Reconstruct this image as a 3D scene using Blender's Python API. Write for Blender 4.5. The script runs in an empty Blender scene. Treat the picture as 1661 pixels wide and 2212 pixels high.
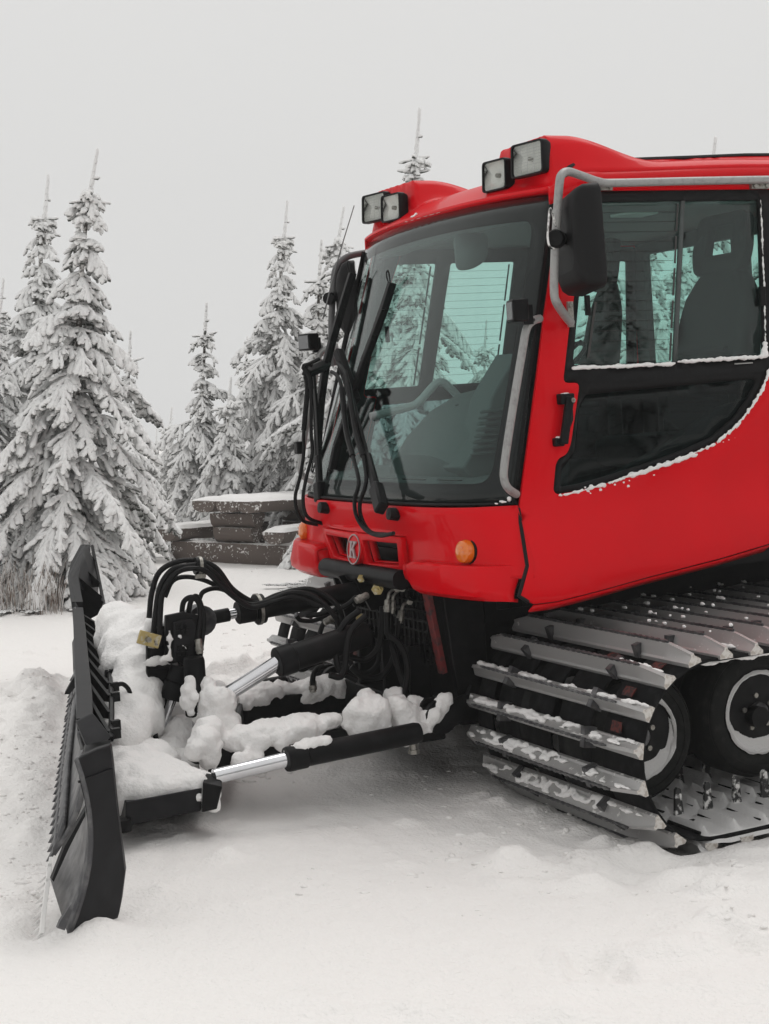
import bpy, bmesh, math, random
import numpy as np
from mathutils import Vector, Matrix
from mathutils.geometry import delaunay_2d_cdt

sc = bpy.context.scene
R_ = math.radians
random.seed(7); RNG = np.random.default_rng(11)

# ------------------------------------------------------------------ camera, sky, sun, exposure
cam_d = bpy.data.cameras.new('camera'); cam = bpy.data.objects.new('camera', cam_d)
sc.collection.objects.link(cam); sc.camera = cam
cam.location = (0, 0, 1.6); cam.rotation_euler = (R_(90), 0, 0)
cam_d.sensor_fit = 'VERTICAL'; cam_d.sensor_height = 36.0
cam_d.lens = 36.0 * 3400 / 2212
cam_d.shift_y = -(1106 - 960) / 2212.0
cam_d.clip_start = 0.05; cam_d.clip_end = 2000

SUN_EL, SUN_AZ = R_(62), R_(150)
world = bpy.data.worlds.new('World'); sc.world = world; world.use_nodes = True
nt = world.node_tree; nt.nodes.clear()
wo = nt.nodes.new('ShaderNodeOutputWorld'); bg = nt.nodes.new('ShaderNodeBackground')
sky = nt.nodes.new('ShaderNodeTexSky'); sky.sky_type = 'NISHITA'; sky.sun_disc = False
sky.sun_elevation = SUN_EL; sky.sun_rotation = SUN_AZ
hs = nt.nodes.new('ShaderNodeHueSaturation'); hs.inputs['Saturation'].default_value = 0.0
nt.links.new(sky.outputs[0], hs.inputs['Color'])
# a closed deck of fog: the clear sky only faintly modulates an even grey-white
mx = nt.nodes.new('ShaderNodeMix'); mx.data_type = 'RGBA'; mx.inputs[0].default_value = 0.93
geo = nt.nodes.new('ShaderNodeTexCoord'); sp = nt.nodes.new('ShaderNodeSeparateXYZ')
nt.links.new(geo.outputs['Generated'], sp.inputs[0])
cr = nt.nodes.new('ShaderNodeValToRGB')
cr.color_ramp.elements[0].position = 0.0; cr.color_ramp.elements[0].color = (7.4, 7.4, 7.33, 1)
cr.color_ramp.elements[1].position = 0.85; cr.color_ramp.elements[1].color = (8.9, 8.8, 8.65, 1)
nt.links.new(sp.outputs['Z'], cr.inputs[0])
nt.links.new(hs.outputs[0], mx.inputs[6]); nt.links.new(cr.outputs[0], mx.inputs[7])
nt.links.new(mx.outputs[2], bg.inputs[0]); bg.inputs[1].default_value = 0.10
nt.links.new(bg.outputs[0], wo.inputs[0])

sd = bpy.data.lights.new('sun', 'SUN'); sd.energy = 0.9; sd.angle = R_(35); sd.color = (1, .975, .95)
sun = bpy.data.objects.new('sun', sd); sc.collection.objects.link(sun)
sun.rotation_euler = (R_(90) - SUN_EL, 0, R_(150))
sc.view_settings.view_transform = 'Standard'; sc.view_settings.look = 'None'
sc.view_settings.gamma = 1; sc.view_settings.exposure = 0.0; sc.view_settings.use_curve_mapping = False

# ------------------------------------------------------------------ frames
# Measurements were taken off the photograph by photogrammetry: S() intersects a sight line with a known
# plane of the machine's own axes (u rearwards, v to its far side, w up, metres).
F_, CX, HY, EYE = 3400., 830.5, 960., 1.6
ORG = np.array([1.14, 6.48, 0.]); TH = math.atan(1630 / 3400); PH = R_(4.1)
BX = np.array([math.cos(TH) * math.cos(PH), math.sin(TH) * math.cos(PH), math.sin(PH)])
RX = np.array([-math.sin(TH), math.cos(TH), 0.]); UX = np.cross(BX, RX)
AX = dict(u=BX, v=RX, w=UX); VC = 2.05
def ray(x, y): return np.array([(x - CX) / F_, 1, (HY - y) / F_])
def loc(q): d = np.asarray(q) - ORG; return np.array([d @ BX, d @ RX, d @ UX])
def wld(p): return ORG + BX * p[0] + RX * p[1] + UX * p[2]
def S(x, y, **k):
    (n, val), = k.items(); ax = AX[n]; d = ray(x, y)
    t = (val + ORG @ ax - np.array([0, 0, EYE]) @ ax) / (d @ ax)
    return loc(np.array([0, 0, EYE]) + d * t)
def D(x, y, depth): return np.array([0, 0, EYE]) + ray(x, y) * depth      # world point at a distance
def DL(x, y, depth): return loc(D(x, y, depth))
def lerp(a, b, t): return a + (b - a) * t
def sst(a, b, x):
    t = np.clip((np.asarray(x, float) - a) / (b - a), 0, 1); return t * t * (3 - 2 * t)

# ------------------------------------------------------------------ materials
def mat(name, col, rough=.5, metal=0., coat=0., spec=.5, noise=None, bump=None, emit=None):
    m = bpy.data.materials.new(name); m.use_nodes = True; n = m.node_tree; b = n.nodes['Principled BSDF']
    b.inputs['Base Color'].default_value = (*col, 1); b.inputs['Roughness'].default_value = rough
    b.inputs['Metallic'].default_value = metal; b.inputs['Coat Weight'].default_value = coat
    b.inputs['Coat Roughness'].default_value = .06
    b.inputs['Specular IOR Level'].default_value = spec
    tc = n.nodes.new('ShaderNodeTexCoord')
    if noise:
        sc_, col2, lo, hi = noise
        tx = n.nodes.new('ShaderNodeTexNoise'); tx.inputs['Scale'].default_value = sc_; tx.inputs['Detail'].default_value = 6
        n.links.new(tc.outputs['Object'], tx.inputs['Vector'])
        r = n.nodes.new('ShaderNodeValToRGB'); r.color_ramp.elements[0].position = lo; r.color_ramp.elements[1].position = hi
        r.color_ramp.elements[0].color = (*col, 1); r.color_ramp.elements[1].color = (*col2, 1)
        n.links.new(tx.outputs['Fac'], r.inputs[0]); n.links.new(r.outputs[0], b.inputs['Base Color'])
    if bump:
        s2, st, dist = bump
        t2 = n.nodes.new('ShaderNodeTexNoise'); t2.inputs['Scale'].default_value = s2; t2.inputs['Detail'].default_value = 5
        n.links.new(tc.outputs['Object'], t2.inputs['Vector'])
        bp = n.nodes.new('ShaderNodeBump'); bp.inputs['Strength'].default_value = st; bp.inputs['Distance'].default_value = dist
        n.links.new(t2.outputs['Fac'], bp.inputs['Height']); n.links.new(bp.outputs[0], b.inputs['Normal'])
    return m
def frosted(name, col, snowcol=(.8, .79, .775), scale=25, lo=.5, hi=.62, up=.5, rough=.6, metal=0., bias=0.):
    """a surface with snow caught on it where it faces up, broken by noise"""
    m = mat(name, col, rough, metal); n = m.node_tree; b = n.nodes['Principled BSDF']
    tc = n.nodes.new('ShaderNodeTexCoord'); tx = n.nodes.new('ShaderNodeTexNoise')
    tx.inputs['Scale'].default_value = scale; tx.inputs['Detail'].default_value = 7; tx.inputs['Roughness'].default_value = .6
    n.links.new(tc.outputs['Object'], tx.inputs['Vector'])
    t3 = n.nodes.new('ShaderNodeTexNoise'); t3.inputs['Scale'].default_value = scale * .25
    n.links.new(tc.outputs['Object'], t3.inputs['Vector'])
    g = n.nodes.new('ShaderNodeNewGeometry'); s = n.nodes.new('ShaderNodeSeparateXYZ'); n.links.new(g.outputs['Normal'], s.inputs[0])
    ma = n.nodes.new('ShaderNodeMath'); ma.operation = 'MULTIPLY_ADD'; ma.inputs[1].default_value = up * .3; n.links.new(s.outputs['Z'], ma.inputs[0])
    ad = n.nodes.new('ShaderNodeMath'); ad.operation = 'MULTIPLY_ADD'; ad.inputs[1].default_value = .5
    n.links.new(t3.outputs['Fac'], ad.inputs[0]); n.links.new(tx.outputs['Fac'], ad.inputs[2])
    sb = n.nodes.new('ShaderNodeMath'); sb.operation = 'ADD'; sb.inputs[1].default_value = -.25 + bias; n.links.new(ad.outputs[0], sb.inputs[0])
    n.links.new(sb.outputs[0], ma.inputs[2])
    r = n.nodes.new('ShaderNodeMapRange'); r.inputs[1].default_value = lo; r.inputs[2].default_value = hi
    n.links.new(ma.outputs[0], r.inputs[0])
    mixc = n.nodes.new('ShaderNodeMix'); mixc.data_type = 'RGBA'; mixc.inputs[6].default_value = (*col, 1); mixc.inputs[7].default_value = (*snowcol, 1)
    n.links.new(r.outputs[0], mixc.inputs[0]); n.links.new(mixc.outputs[2], b.inputs['Base Color'])
    inv = n.nodes.new('ShaderNodeMath'); inv.operation = 'MULTIPLY_ADD'; inv.inputs[1].default_value = -metal; inv.inputs[2].default_value = metal
    n.links.new(r.outputs[0], inv.inputs[0]); n.links.new(inv.outputs[0], b.inputs['Metallic'])
    bp = n.nodes.new('ShaderNodeBump'); bp.inputs['Strength'].default_value = .5; bp.inputs['Distance'].default_value = .006
    n.links.new(r.outputs[0], bp.inputs['Height']); n.links.new(bp.outputs[0], b.inputs['Normal'])
    return m
def glass(name, tint, rough=0., ior=1.45):
    m = bpy.data.materials.new(name); m.use_nodes = True; n = m.node_tree; n.nodes.clear()
    o = n.nodes.new('ShaderNodeOutputMaterial'); t = n.nodes.new('ShaderNodeBsdfTransparent'); g = n.nodes.new('ShaderNodeBsdfGlossy')
    t.inputs[0].default_value = (*tint, 1); g.inputs['Roughness'].default_value = rough
    f = n.nodes.new('ShaderNodeFresnel'); gg = n.nodes.new('ShaderNodeNewGeometry'); mr = n.nodes.new('ShaderNodeMapRange')
    mr.inputs[3].default_value = ior; mr.inputs[4].default_value = 1 / ior     # same reflectance on both faces of the pane
    n.links.new(gg.outputs['Backfacing'], mr.inputs[0]); n.links.new(mr.outputs[0], f.inputs[0]); x = n.nodes.new('ShaderNodeMixShader')
    n.links.new(f.outputs[0], x.inputs[0]); n.links.new(t.outputs[0], x.inputs[1]); n.links.new(g.outputs[0], x.inputs[2])
    n.links.new(x.outputs[0], o.inputs[0]); return m
RED = mat('red_paint', (.68, .0003, .0065), .36, coat=.22, spec=.05, noise=(3, (.63, .0003, .006), .35, .7))
REDD = mat('red_paint_worn', (.17, .022, .022), .6, noise=(30, (.05, .025, .025), .5, .65))
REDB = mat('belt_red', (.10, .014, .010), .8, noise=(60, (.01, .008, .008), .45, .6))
BLK = mat('black_plastic', (.0035, .0035, .004), .42, spec=.16, noise=(60, (.008, .008, .009), .5, .8))
BLKM = mat('black_mirror_shell', (.006, .006, .0065), .55, spec=.2, bump=(220, .15, .001))
STEEL = mat('black_steel', (.003, .003, .0035), .48, spec=.16, noise=(14, (.012, .012, .013), .45, .8), bump=(90, .12, .002))
BLADE = mat('blade_black', (.005, .005, .0062), .5, spec=.22, noise=(9, (.014, .014, .016), .4, .8), bump=(120, .12, .002))
WORN = mat('worn_steel', (.075, .075, .08), .45, .6, noise=(18, (.2, .2, .2), .4, .75))
RUB = mat('hose_rubber', (.004, .004, .0045), .5, spec=.2, bump=(150, .2, .001))
TYRE = mat('tyre_rubber', (.009, .0095, .009), .65, spec=.15, noise=(25, (.024, .024, .023), .5, .8))
BELT = mat('belt_rubber', (.003, .003, .0035), .75, spec=.15, noise=(20, (.016, .016, .017), .5, .75))
ALU = frosted('aluminium', (.46, .455, .45), scale=34, lo=.73, hi=.80, up=.5, rough=.5, metal=.6)
ALUEND = mat('aluminium_cut', (.62, .6, .57), .55, .3, noise=(60, (.42, .38, .34), .45, .6))
CHROME = mat('chrome_rod', (.72, .73, .75), .14, 1., noise=(8, (.6, .6, .62), .4, .7))
GREYP = mat('grey_rail', (.33, .33, .325), .42, .25, noise=(40, (.24, .235, .23), .5, .75))
ZINC = mat('zinc_fitting', (.34, .33, .3), .45, .8, noise=(80, (.2, .19, .17), .4, .7))
BRASS = mat('yellow_zinc', (.42, .33, .14), .4, .7, noise=(50, (.5, .48, .4), .5, .65))
ORANGE = mat('orange_lens', (.75, .17, .006), .22, coat=.8)
INT = mat('cab_trim', (.060, .072, .072), .7, bump=(60, .1, .002))
INTD = mat('cab_trim_dark', (.015, .018, .018), .75)
LINER = mat('roof_lining', (.10, .11, .11), .8)
SEAT = mat('seat_fabric', (.010, .012, .0125), .85, bump=(200, .3, .002))
LAMPR = mat('lamp_reflector', (.9, .9, .88), .3, .0, bump=(130, .8, .01))
GL_WS = glass('windscreen_glass', (.86, .955, .935), ior=1.38)
GL_SD = glass('side_glass', (.79, .925, .895))
GL_LO = glass('lower_door_glass', (.5, .6, .6), ior=1.27)
GL_LAMP = glass('lamp_glass', (.93, .94, .93), .03)
SNOWP = mat('snow_on_machine', (.88, .87, .86), .75, spec=.2, bump=(60, .6, .012))
SNOWD = mat('snow_dirty', (.66, .655, .65), .8, spec=.2, bump=(90, .5, .01))
def snow_mat():
    m = mat('snow_ground', (.895, .876, .858), .7, spec=.2); n = m.node_tree; b = n.nodes['Principled BSDF']
    tc = n.nodes.new('ShaderNodeTexCoord')
    last = None
    for sc_, st, di, det in ((1.7, .2, .05, 3), (9, .6, .03, 8), (55, .9, .010, 6)):
        t = n.nodes.new('ShaderNodeTexNoise'); t.inputs['Scale'].default_value = sc_; t.inputs['Detail'].default_value = det
        n.links.new(tc.outputs['Object'], t.inputs['Vector'])
        bp = n.nodes.new('ShaderNodeBump'); bp.inputs['Strength'].default_value = st; bp.inputs['Distance'].default_value = di
        n.links.new(t.outputs['Fac'], bp.inputs['Height'])
        if last: n.links.new(last.outputs[0], bp.inputs['Normal'])
        last = bp
    n.links.new(last.outputs[0], b.inputs['Normal'])
    return m
SNOW = snow_mat()
WOOD = frosted('weathered_log', (.13, .105, .092), scale=34, lo=.575, hi=.64, up=.8, rough=.85)
BARK = frosted('spruce_bark', (.05, .042, .036), scale=20, lo=.45, hi=.6, up=.6, rough=.9)
def rime_mat():
    m = mat('rimed_needles', (.8, .8, .79), .8, spec=.15); n = m.node_tree; b = n.nodes['Principled BSDF']
    g = n.nodes.new('ShaderNodeNewGeometry'); s = n.nodes.new('ShaderNodeSeparateXYZ'); n.links.new(g.outputs['Normal'], s.inputs[0])
    tc = n.nodes.new('ShaderNodeTexCoord'); t = n.nodes.new('ShaderNodeTexNoise'); t.inputs['Scale'].default_value = 16; t.inputs['Detail'].default_value = 5
    n.links.new(tc.outputs['Object'], t.inputs['Vector'])
    t2 = n.nodes.new('ShaderNodeTexNoise'); t2.inputs['Scale'].default_value = 2.2; n.links.new(tc.outputs['Object'], t2.inputs['Vector'])
    a = n.nodes.new('ShaderNodeMath'); a.operation = 'MULTIPLY_ADD'; a.inputs[1].default_value = 1.6; n.links.new(t.outputs['Fac'], a.inputs[0]); n.links.new(s.outputs['Z'], a.inputs[2])
    a2 = n.nodes.new('ShaderNodeMath'); a2.operation = 'MULTIPLY_ADD'; a2.inputs[1].default_value = 1.2; n.links.new(t2.outputs['Fac'], a2.inputs[0]); n.links.new(a.outputs[0], a2.inputs[2])
    r = n.nodes.new('ShaderNodeMapRange'); r.inputs[1].default_value = .50; r.inputs[2].default_value = 1.12; n.links.new(a2.outputs[0], r.inputs[0])
    c = n.nodes.new('ShaderNodeMix'); c.data_type = 'RGBA'; c.inputs[6].default_value = (.055, .06, .052, 1); c.inputs[7].default_value = (.88, .88, .875, 1)
    n.links.new(r.outputs[0], c.inputs[0]); n.links.new(c.outputs[2], b.inputs['Base Color'])
    bp = n.nodes.new('ShaderNodeBump'); bp.inputs['Strength'].default_value = .6; bp.inputs['Distance'].default_value = .01
    t4 = n.nodes.new('ShaderNodeTexNoise'); t4.inputs['Scale'].default_value = 60; n.links.new(tc.outputs['Object'], t4.inputs['Vector'])
    n.links.new(t4.outputs['Fac'], bp.inputs['Height']); n.links.new(bp.outputs[0], b.inputs['Normal'])
    return m
RIME = rime_mat()
STRAW = mat('dry_stalk', (.17, .125, .10), .9, noise=(9, (.62, .6, .58), .42, .55))

# ------------------------------------------------------------------ mesh helpers
def link(o, parent=None):
    sc.collection.objects.link(o)
    if parent: o.parent = parent
    return o
def tag(o, label=None, cat=None, group=None, kind=None):
    if label: o['label'] = label
    if cat: o['category'] = cat
    if group: o['group'] = group
    if kind: o['kind'] = kind
    return o
def empty(name, label, cat, group=None):
    o = bpy.data.objects.new(name, None); link(o); return tag(o, label, cat, group)
class MB:
    def __init__(s): s.v = []; s.f = []; s.m = []; s.cur = 0
    def add(s, v, f, m=None):
        n = len(s.v); s.v += [tuple(map(float, p)) for p in v]; s.f += [tuple(i + n for i in q) for q in f]
        s.m += [s.cur if m is None else m] * len(f); return s
    def box(s, c, d, ax=None, m=None):
        c = np.asarray(c, float); ax = np.eye(3) if ax is None else np.asarray(ax)
        P = [c + ax[0] * d[0] / 2 * i + ax[1] * d[1] / 2 * j + ax[2] * d[2] / 2 * k for i in (-1, 1) for j in (-1, 1) for k in (-1, 1)]
        return s.add(P, [(0, 1, 3, 2), (4, 6, 7, 5), (0, 4, 5, 1), (2, 3, 7, 6), (0, 2, 6, 4), (1, 5, 7, 3)], m)
    def hexa(s, P, m=None):   # 8 points: bottom ring 4, top ring 4
        return s.add(P, [(3, 2, 1, 0), (4, 5, 6, 7), (0, 1, 5, 4), (1, 2, 6, 5), (2, 3, 7, 6), (3, 0, 4, 7)], m)
    def prism(s, pts, off, m=None):  # polygon extruded by vector
        n = len(pts); off = np.asarray(off, float); P = [np.asarray(p, float) for p in pts]; P2 = [p + off for p in P]
        return s.add(P + P2, [tuple(range(n))[::-1], tuple(range(n, 2 * n))] + [(i, (i + 1) % n, n + (i + 1) % n, n + i) for i in range(n)], m)
    def tube(s, pts, r, seg=10, smooth=4, m=None, caps=True):
        P = spline(pts, smooth) if smooth and len(pts) > 2 else [np.asarray(p, float) for p in pts]
        n = len(P); rr = r if isinstance(r, (list, tuple, np.ndarray)) else [r, r]
        rad = np.interp(np.linspace(0, 1, n), np.linspace(0, 1, len(rr)), rr)
        T = [P[min(i + 1, n - 1)] - P[max(i - 1, 0)] for i in range(n)]; T = [t / (np.linalg.norm(t) + 1e-9) for t in T]
        a = np.array([0, 0, 1.]) if abs(T[0][2]) < .9 else np.array([1., 0, 0]); N = np.cross(T[0], a); N /= np.linalg.norm(N)
        V = []
        for i in range(n):
            N = N - T[i] * (N @ T[i]); N /= np.linalg.norm(N) + 1e-9; B = np.cross(T[i], N)
            for k in range(seg):
                an = 2 * math.pi * k / seg; V.append(P[i] + (N * math.cos(an) + B * math.sin(an)) * rad[i])
        Fc = [(i * seg + k, i * seg + (k + 1) % seg, (i + 1) * seg + (k + 1) % seg, (i + 1) * seg + k) for i in range(n - 1) for k in range(seg)]
        if caps: Fc += [tuple(range(seg))[::-1], tuple((n - 1) * seg + k for k in range(seg))]
        return s.add(V, Fc, m)
    def lathe(s, c, axis, prof, seg=32, m=None):   # prof: (distance along axis, radius)
        axis = np.asarray(axis, float); axis = axis / np.linalg.norm(axis); a = np.array([0, 0, 1.]) if abs(axis[2]) < .9 else np.array([1., 0, 0])
        N = np.cross(axis, a); N /= np.linalg.norm(N); B = np.cross(axis, N); V = []
        for h, r in prof:
            for k in range(seg):
                an = 2 * math.pi * k / seg; V.append(np.asarray(c) + axis * h + (N * math.cos(an) + B * math.sin(an)) * r)
        n = len(prof)
        Fc = [(i * seg + k, i * seg + (k + 1) % seg, (i + 1) * seg + (k + 1) % seg, (i + 1) * seg + k) for i in range(n - 1) for k in range(seg)]
        if prof[0][1] > 1e-4: Fc.append(tuple(range(seg))[::-1])
        if prof[-1][1] > 1e-4: Fc.append(tuple((n - 1) * seg + k for k in range(seg)))
        return s.add(V, Fc, m)
    def grid(s, A, m=None, flip=False):   # A: array [i][j] of points
        A = np.asarray(A, float); ni, nj = A.shape[:2]
        q = [(i * nj + j, i * nj + j + 1, (i + 1) * nj + j + 1, (i + 1) * nj + j) for i in range(ni - 1) for j in range(nj - 1)]
        if flip: q = [t[::-1] for t in q]
        return s.add(A.reshape(-1, 3), q, m)
    def build(s, name, mats, parent=None, smooth=True, bevel=0, solid=0, angle=35, solid_off=-1):
        me = bpy.data.meshes.new(name); me.from_pydata(s.v, [], s.f)
        for m in (mats if isinstance(mats, (list, tuple)) else [mats]): me.materials.append(m)
        me.polygons.foreach_set('material_index', s.m)
        bm = bmesh.new(); bm.from_mesh(me)
        if not solid: bmesh.ops.recalc_face_normals(bm, faces=bm.faces)
        bm.to_mesh(me); bm.free()
        o = bpy.data.objects.new(name, me); link(o, parent)
        if smooth:
            me.polygons.foreach_set('use_smooth', [True] * len(me.polygons)); me.set_sharp_from_angle(angle=R_(angle))
        if solid:
            md = o.modifiers.new('thick', 'SOLIDIFY'); md.thickness = solid; md.offset = solid_off
        if bevel:
            md = o.modifiers.new('bev', 'BEVEL'); md.width = bevel; md.segments = 2; md.limit_method = 'ANGLE'; md.angle_limit = R_(40); md.harden_normals = False
        me.update(); return o
def spline(pts, k):
    P = [np.asarray(p, float) for p in pts]; P = [2 * P[0] - P[1]] + P + [2 * P[-1] - P[-2]]; out = []
    for i in range(1, len(P) - 2):
        for j in range(k):
            t = j / k; a, b, c, d = P[i - 1:i + 3]
            out.append(.5 * ((2 * b) + (-a + c) * t + (2 * a - 5 * b + 4 * c - d) * t * t + (-a + 3 * b - 3 * c + d) * t ** 3))
    out.append(P[-2]); return out
def mirv(p): return np.array([p[0], 2 * VC - p[1], p[2]])
def inpoly(poly, x, y):
    n = len(poly); c = False; j = n - 1
    for i in range(n):
        xi, yi = poly[i]; xj, yj = poly[j]
        if (yi > y) != (yj > y) and x < (xj - xi) * (y - yi) / (yj - yi + 1e-12) + xi: c = not c
        j = i
    return c
def dens(poly, step):
    out = []
    for i in range(len(poly)):
        a = np.array(poly[i]); b = np.array(poly[(i + 1) % len(poly)]); n = max(1, int(np.linalg.norm(b - a) / step))
        out += [tuple(a + (b - a) * j / n) for j in range(n)]
    return out
def sheet(mb, outer, holes, fn, step=.05, m=None, flip=False):
    """triangulate a flat outline with holes and lay it on a curved surface fn(a,b)->xyz"""
    loops = [dens(outer, step)] + [dens(h, step) for h in holes]; V = []; E = []
    for L in loops:
        n0 = len(V); V += L; E += [(n0 + i, n0 + (i + 1) % len(L)) for i in range(len(L))]
    xs = [p[0] for p in outer]; ys = [p[1] for p in outer]; nb = len(V)
    for x in np.arange(min(xs) + step / 2, max(xs), step):
        for y in np.arange(min(ys) + step / 2, max(ys), step):
            if inpoly(loops[0], x, y) and not any(inpoly(h, x, y) for h in loops[1:]): V.append((x, y))
    A = np.array(V); keep = list(range(nb))
    for i in range(nb, len(V)):
        if np.min(np.hypot(A[:nb, 0] - A[i, 0], A[:nb, 1] - A[i, 1])) > step * .45: keep.append(i)
    V = [Vector(V[i]) for i in keep]
    v2, e2, f2, *_ = delaunay_2d_cdt(V, E, [], 0, 1e-5)
    fs = []
    for f in f2:
        cx = sum(v2[i][0] for i in f) / 3; cy = sum(v2[i][1] for i in f) / 3
        if inpoly(loops[0], cx, cy) and not any(inpoly(h, cx, cy) for h in loops[1:]): fs.append(tuple(f)[::-1] if flip else tuple(f))
    mb.add([fn(p[0], p[1]) for p in v2], fs, m); return mb
def rpoly(pts, r, k=4):   # round the corners of a polygon
    out = []; n = len(pts)
    for i in range(n):
        p = np.array(pts[i], float); a = np.array(pts[i - 1], float); b = np.array(pts[(i + 1) % n], float)
        da = a - p; db = b - p; la = np.linalg.norm(da); lb = np.linalg.norm(db); rr = min(r, la * .45, lb * .45)
        A = p + da / la * rr; B = p + db / lb * rr
        for j in range(k + 1):
            t = j / k; out.append(tuple((1 - t) ** 2 * A + 2 * t * (1 - t) * p + t * t * B))
    return out
def insetpoly(pts, d):
    n = len(pts); P = [np.array(p, float) for p in pts]; area = sum(P[i][0] * P[(i + 1) % n][1] - P[(i + 1) % n][0] * P[i][1] for i in range(n))
    sg = 1 if area > 0 else -1; out = []
    for i in range(n):
        e1 = P[i] - P[i - 1]; e2 = P[(i + 1) % n] - P[i]; n1 = np.array([-e1[1], e1[0]]) / (np.linalg.norm(e1) + 1e-9); n2 = np.array([-e2[1], e2[0]]) / (np.linalg.norm(e2) + 1e-9)
        nn = n1 + n2; nn /= (np.linalg.norm(nn) + 1e-9); out.append(tuple(P[i] + sg * nn * d / max(.4, nn @ n1)))
    return out

# ------------------------------------------------------------------ noise
def lattice(seed): return np.random.default_rng(seed).random((256, 256))
_L = {}
def vnoise(x, y, seed=0):
    if seed not in _L: _L[seed] = lattice(seed)
    L = _L[seed]; xi = np.floor(x).astype(int); yi = np.floor(y).astype(int); fx = x - xi; fy = y - yi
    fx = fx * fx * (3 - 2 * fx); fy = fy * fy * (3 - 2 * fy); g = lambda i, j: L[i & 255, j & 255]
    return (g(xi, yi) * (1 - fx) + g(xi + 1, yi) * fx) * (1 - fy) + (g(xi, yi + 1) * (1 - fx) + g(xi + 1, yi + 1) * fx) * fy - .5
def fbm(x, y, o=4, seed=0):
    s = 0; a = 1
    for i in range(o): s = s + a * vnoise(x * 2 ** i + 17.3 * i, y * 2 ** i - 9.1 * i, seed + i); a *= .5
    return s

# ------------------------------------------------------------------ the ground
def g_base(x, y):
    u = (x - ORG[0]) * math.cos(TH) + (y - ORG[1]) * math.sin(TH); v = -(x - ORG[0]) * math.sin(TH) + (y - ORG[1]) * math.cos(TH)
    s = .0716 * np.clip(u, -.85, 6) - .045 - .045 * sst(-1.0, .1, u)
    for c_ in (.72, 3.38): s = s - .06 * sst(.02, .22, u) * sst(.74, .68, np.abs(v - c_))     # the tracks have sunk in
    s = s * sst(13, 7, v) * sst(-4.5, -1.5, v) * sst(14, 8, np.abs(u))
    return s
def gpix(px, py):
    z = 0.
    for _ in range(8):
        t = (z - EYE) / ((HY - py) / F_); p = ray(px, py) * t; z = float(g_base(p[0], p[1]))
    return p[0], p[1]
def g_height(x, y):
    x = np.asarray(x, float); y = np.asarray(y, float)
    r = np.hypot(x, y); u = (x - ORG[0]) * math.cos(TH) + (y - ORG[1]) * math.sin(TH); v = -(x - ORG[0]) * math.sin(TH) + (y - ORG[1]) * math.cos(TH)
    z = g_base(x, y) + .05 * fbm(x * .35, y * .35, 3, 1) * sst(3, 7, r) + .012 * fbm(x * .9, y * .9, 3, 5)
    z = z + .007 * fbm(x * 3.1, y * 3.1, 4, 9)
    n2 = fbm(x * 16, y * 16, 3, 77); z = z + .02 * np.maximum(n2 - .28, 0)
    # crusty little clods in front of the tracks and around the footprints
    n = fbm(x * 7, y * 7, 4, 21); z = z + .055 * np.maximum(n - .16, 0) * (.25 + sst(.0, .5, fbm(x * 1.1, y * 1.1, 2, 40) + .1))
    # faint cross ribs left by the tracks
    rib = np.maximum(np.sin(u * 2 * math.pi / .165 + 1.2 * vnoise(x * 2, y * 2, 60)), 0) ** 2
    z = z + .009 * rib * sst(-2.3, -1.4, u) * sst(.3, -.3, u) * sst(-1.2, -.3, v) * sst(2.2, 1.3, v) * (.4 + vnoise(x * 3, y * 3, 61))
    # broken wind crust and trodden snow on the near right
    cr = .05 - np.abs(fbm(x * 1.9, y * 2.6, 4, 120)); mk = sst(.1, .9, x) * sst(7.0, 6.2, y - .25 * x) * (.3 + .7 * sst(-.1, .2, fbm(x * .8, y * .8, 2, 130)))
    z = z + .45 * np.maximum(cr, 0) * mk + .012 * mk * fbm(x * 6, y * 9, 4, 140)
    return z + lumps(x, y)
LUMP = []
def lump(px, py, rx, ry, h, rough=.5): LUMP.append((*gpix(px, py), rx, ry, h, rough))
# banks thrown up left of the blade
lump(70, 1530, .42, .9, .10); lump(70, 1500, .11, .18, .085, .2); lump(25, 1590, .3, .5, .06); lump(110, 1560, .2, .4, .06); lump(15, 1680, .3, .5, .04)
lump(200, 2012, .15, .09, .045, .3); lump(60, 1800, .25, .5, -.03); lump(95, 1960, .07, .30, -.05)
# trampled patch with footprints at lower right
for q in [(1120, 1860, .16, .13, .07), (1180, 1850, .12, .09, -.09), (1230, 1845, .06, .09, .055), (1330, 1820, .10, .06, .05), (1400, 1840, .07, .04, .045), (1300, 1850, .10, .08, .035),
          (1280, 2075, .15, .17, -.085), (1205, 2075, .04, .13, .045), (1365, 2085, .04, .14, .04), (1280, 2130, .15, .05, .025), (1560, 1990, .2, .15, .05), (1640, 2020, .14, .12, -.08), (1480, 2040, .16, .1, .05), (1430, 1860, .10, .06, -.06), (1340, 1880, .12, .07, -.06), (1550, 1920, .16, .05, .05), (1250, 1905, .14, .05, .04), (1100, 1905, .1, .05, .03),
          (1420, 1900, .14, .1, -.03), (1500, 1880, .2, .06, .03), (1600, 1900, .16, .07, .03), (1620, 1830, .09, .03, .03), (860, 2180, .08, .04, .03), (1200, 2195, .12, .05, .03), (1580, 2120, .2, .08, .03),
          (500, 1850, .06, .05, .035), (350, 1925, .05, .05, .03), (470, 1855, .05, .04, .03), (380, 1900, .1, .06, .015), (880, 1775, .06, .05, .03), (860, 1860, .06, .04, .02), (1040, 1800, .05, .05, .02), (1250, 1790, .07, .04, .03),
          (960, 1595, .25, .3, .10), (1000, 1570, .2, .25, .08), (560, 1480, .25, .35, .16), (640, 1500, .2, .3, .14), (480, 1490, .2, .3, .12), (700, 1560, .3, .4, .08)]: lump(*q)
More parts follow.
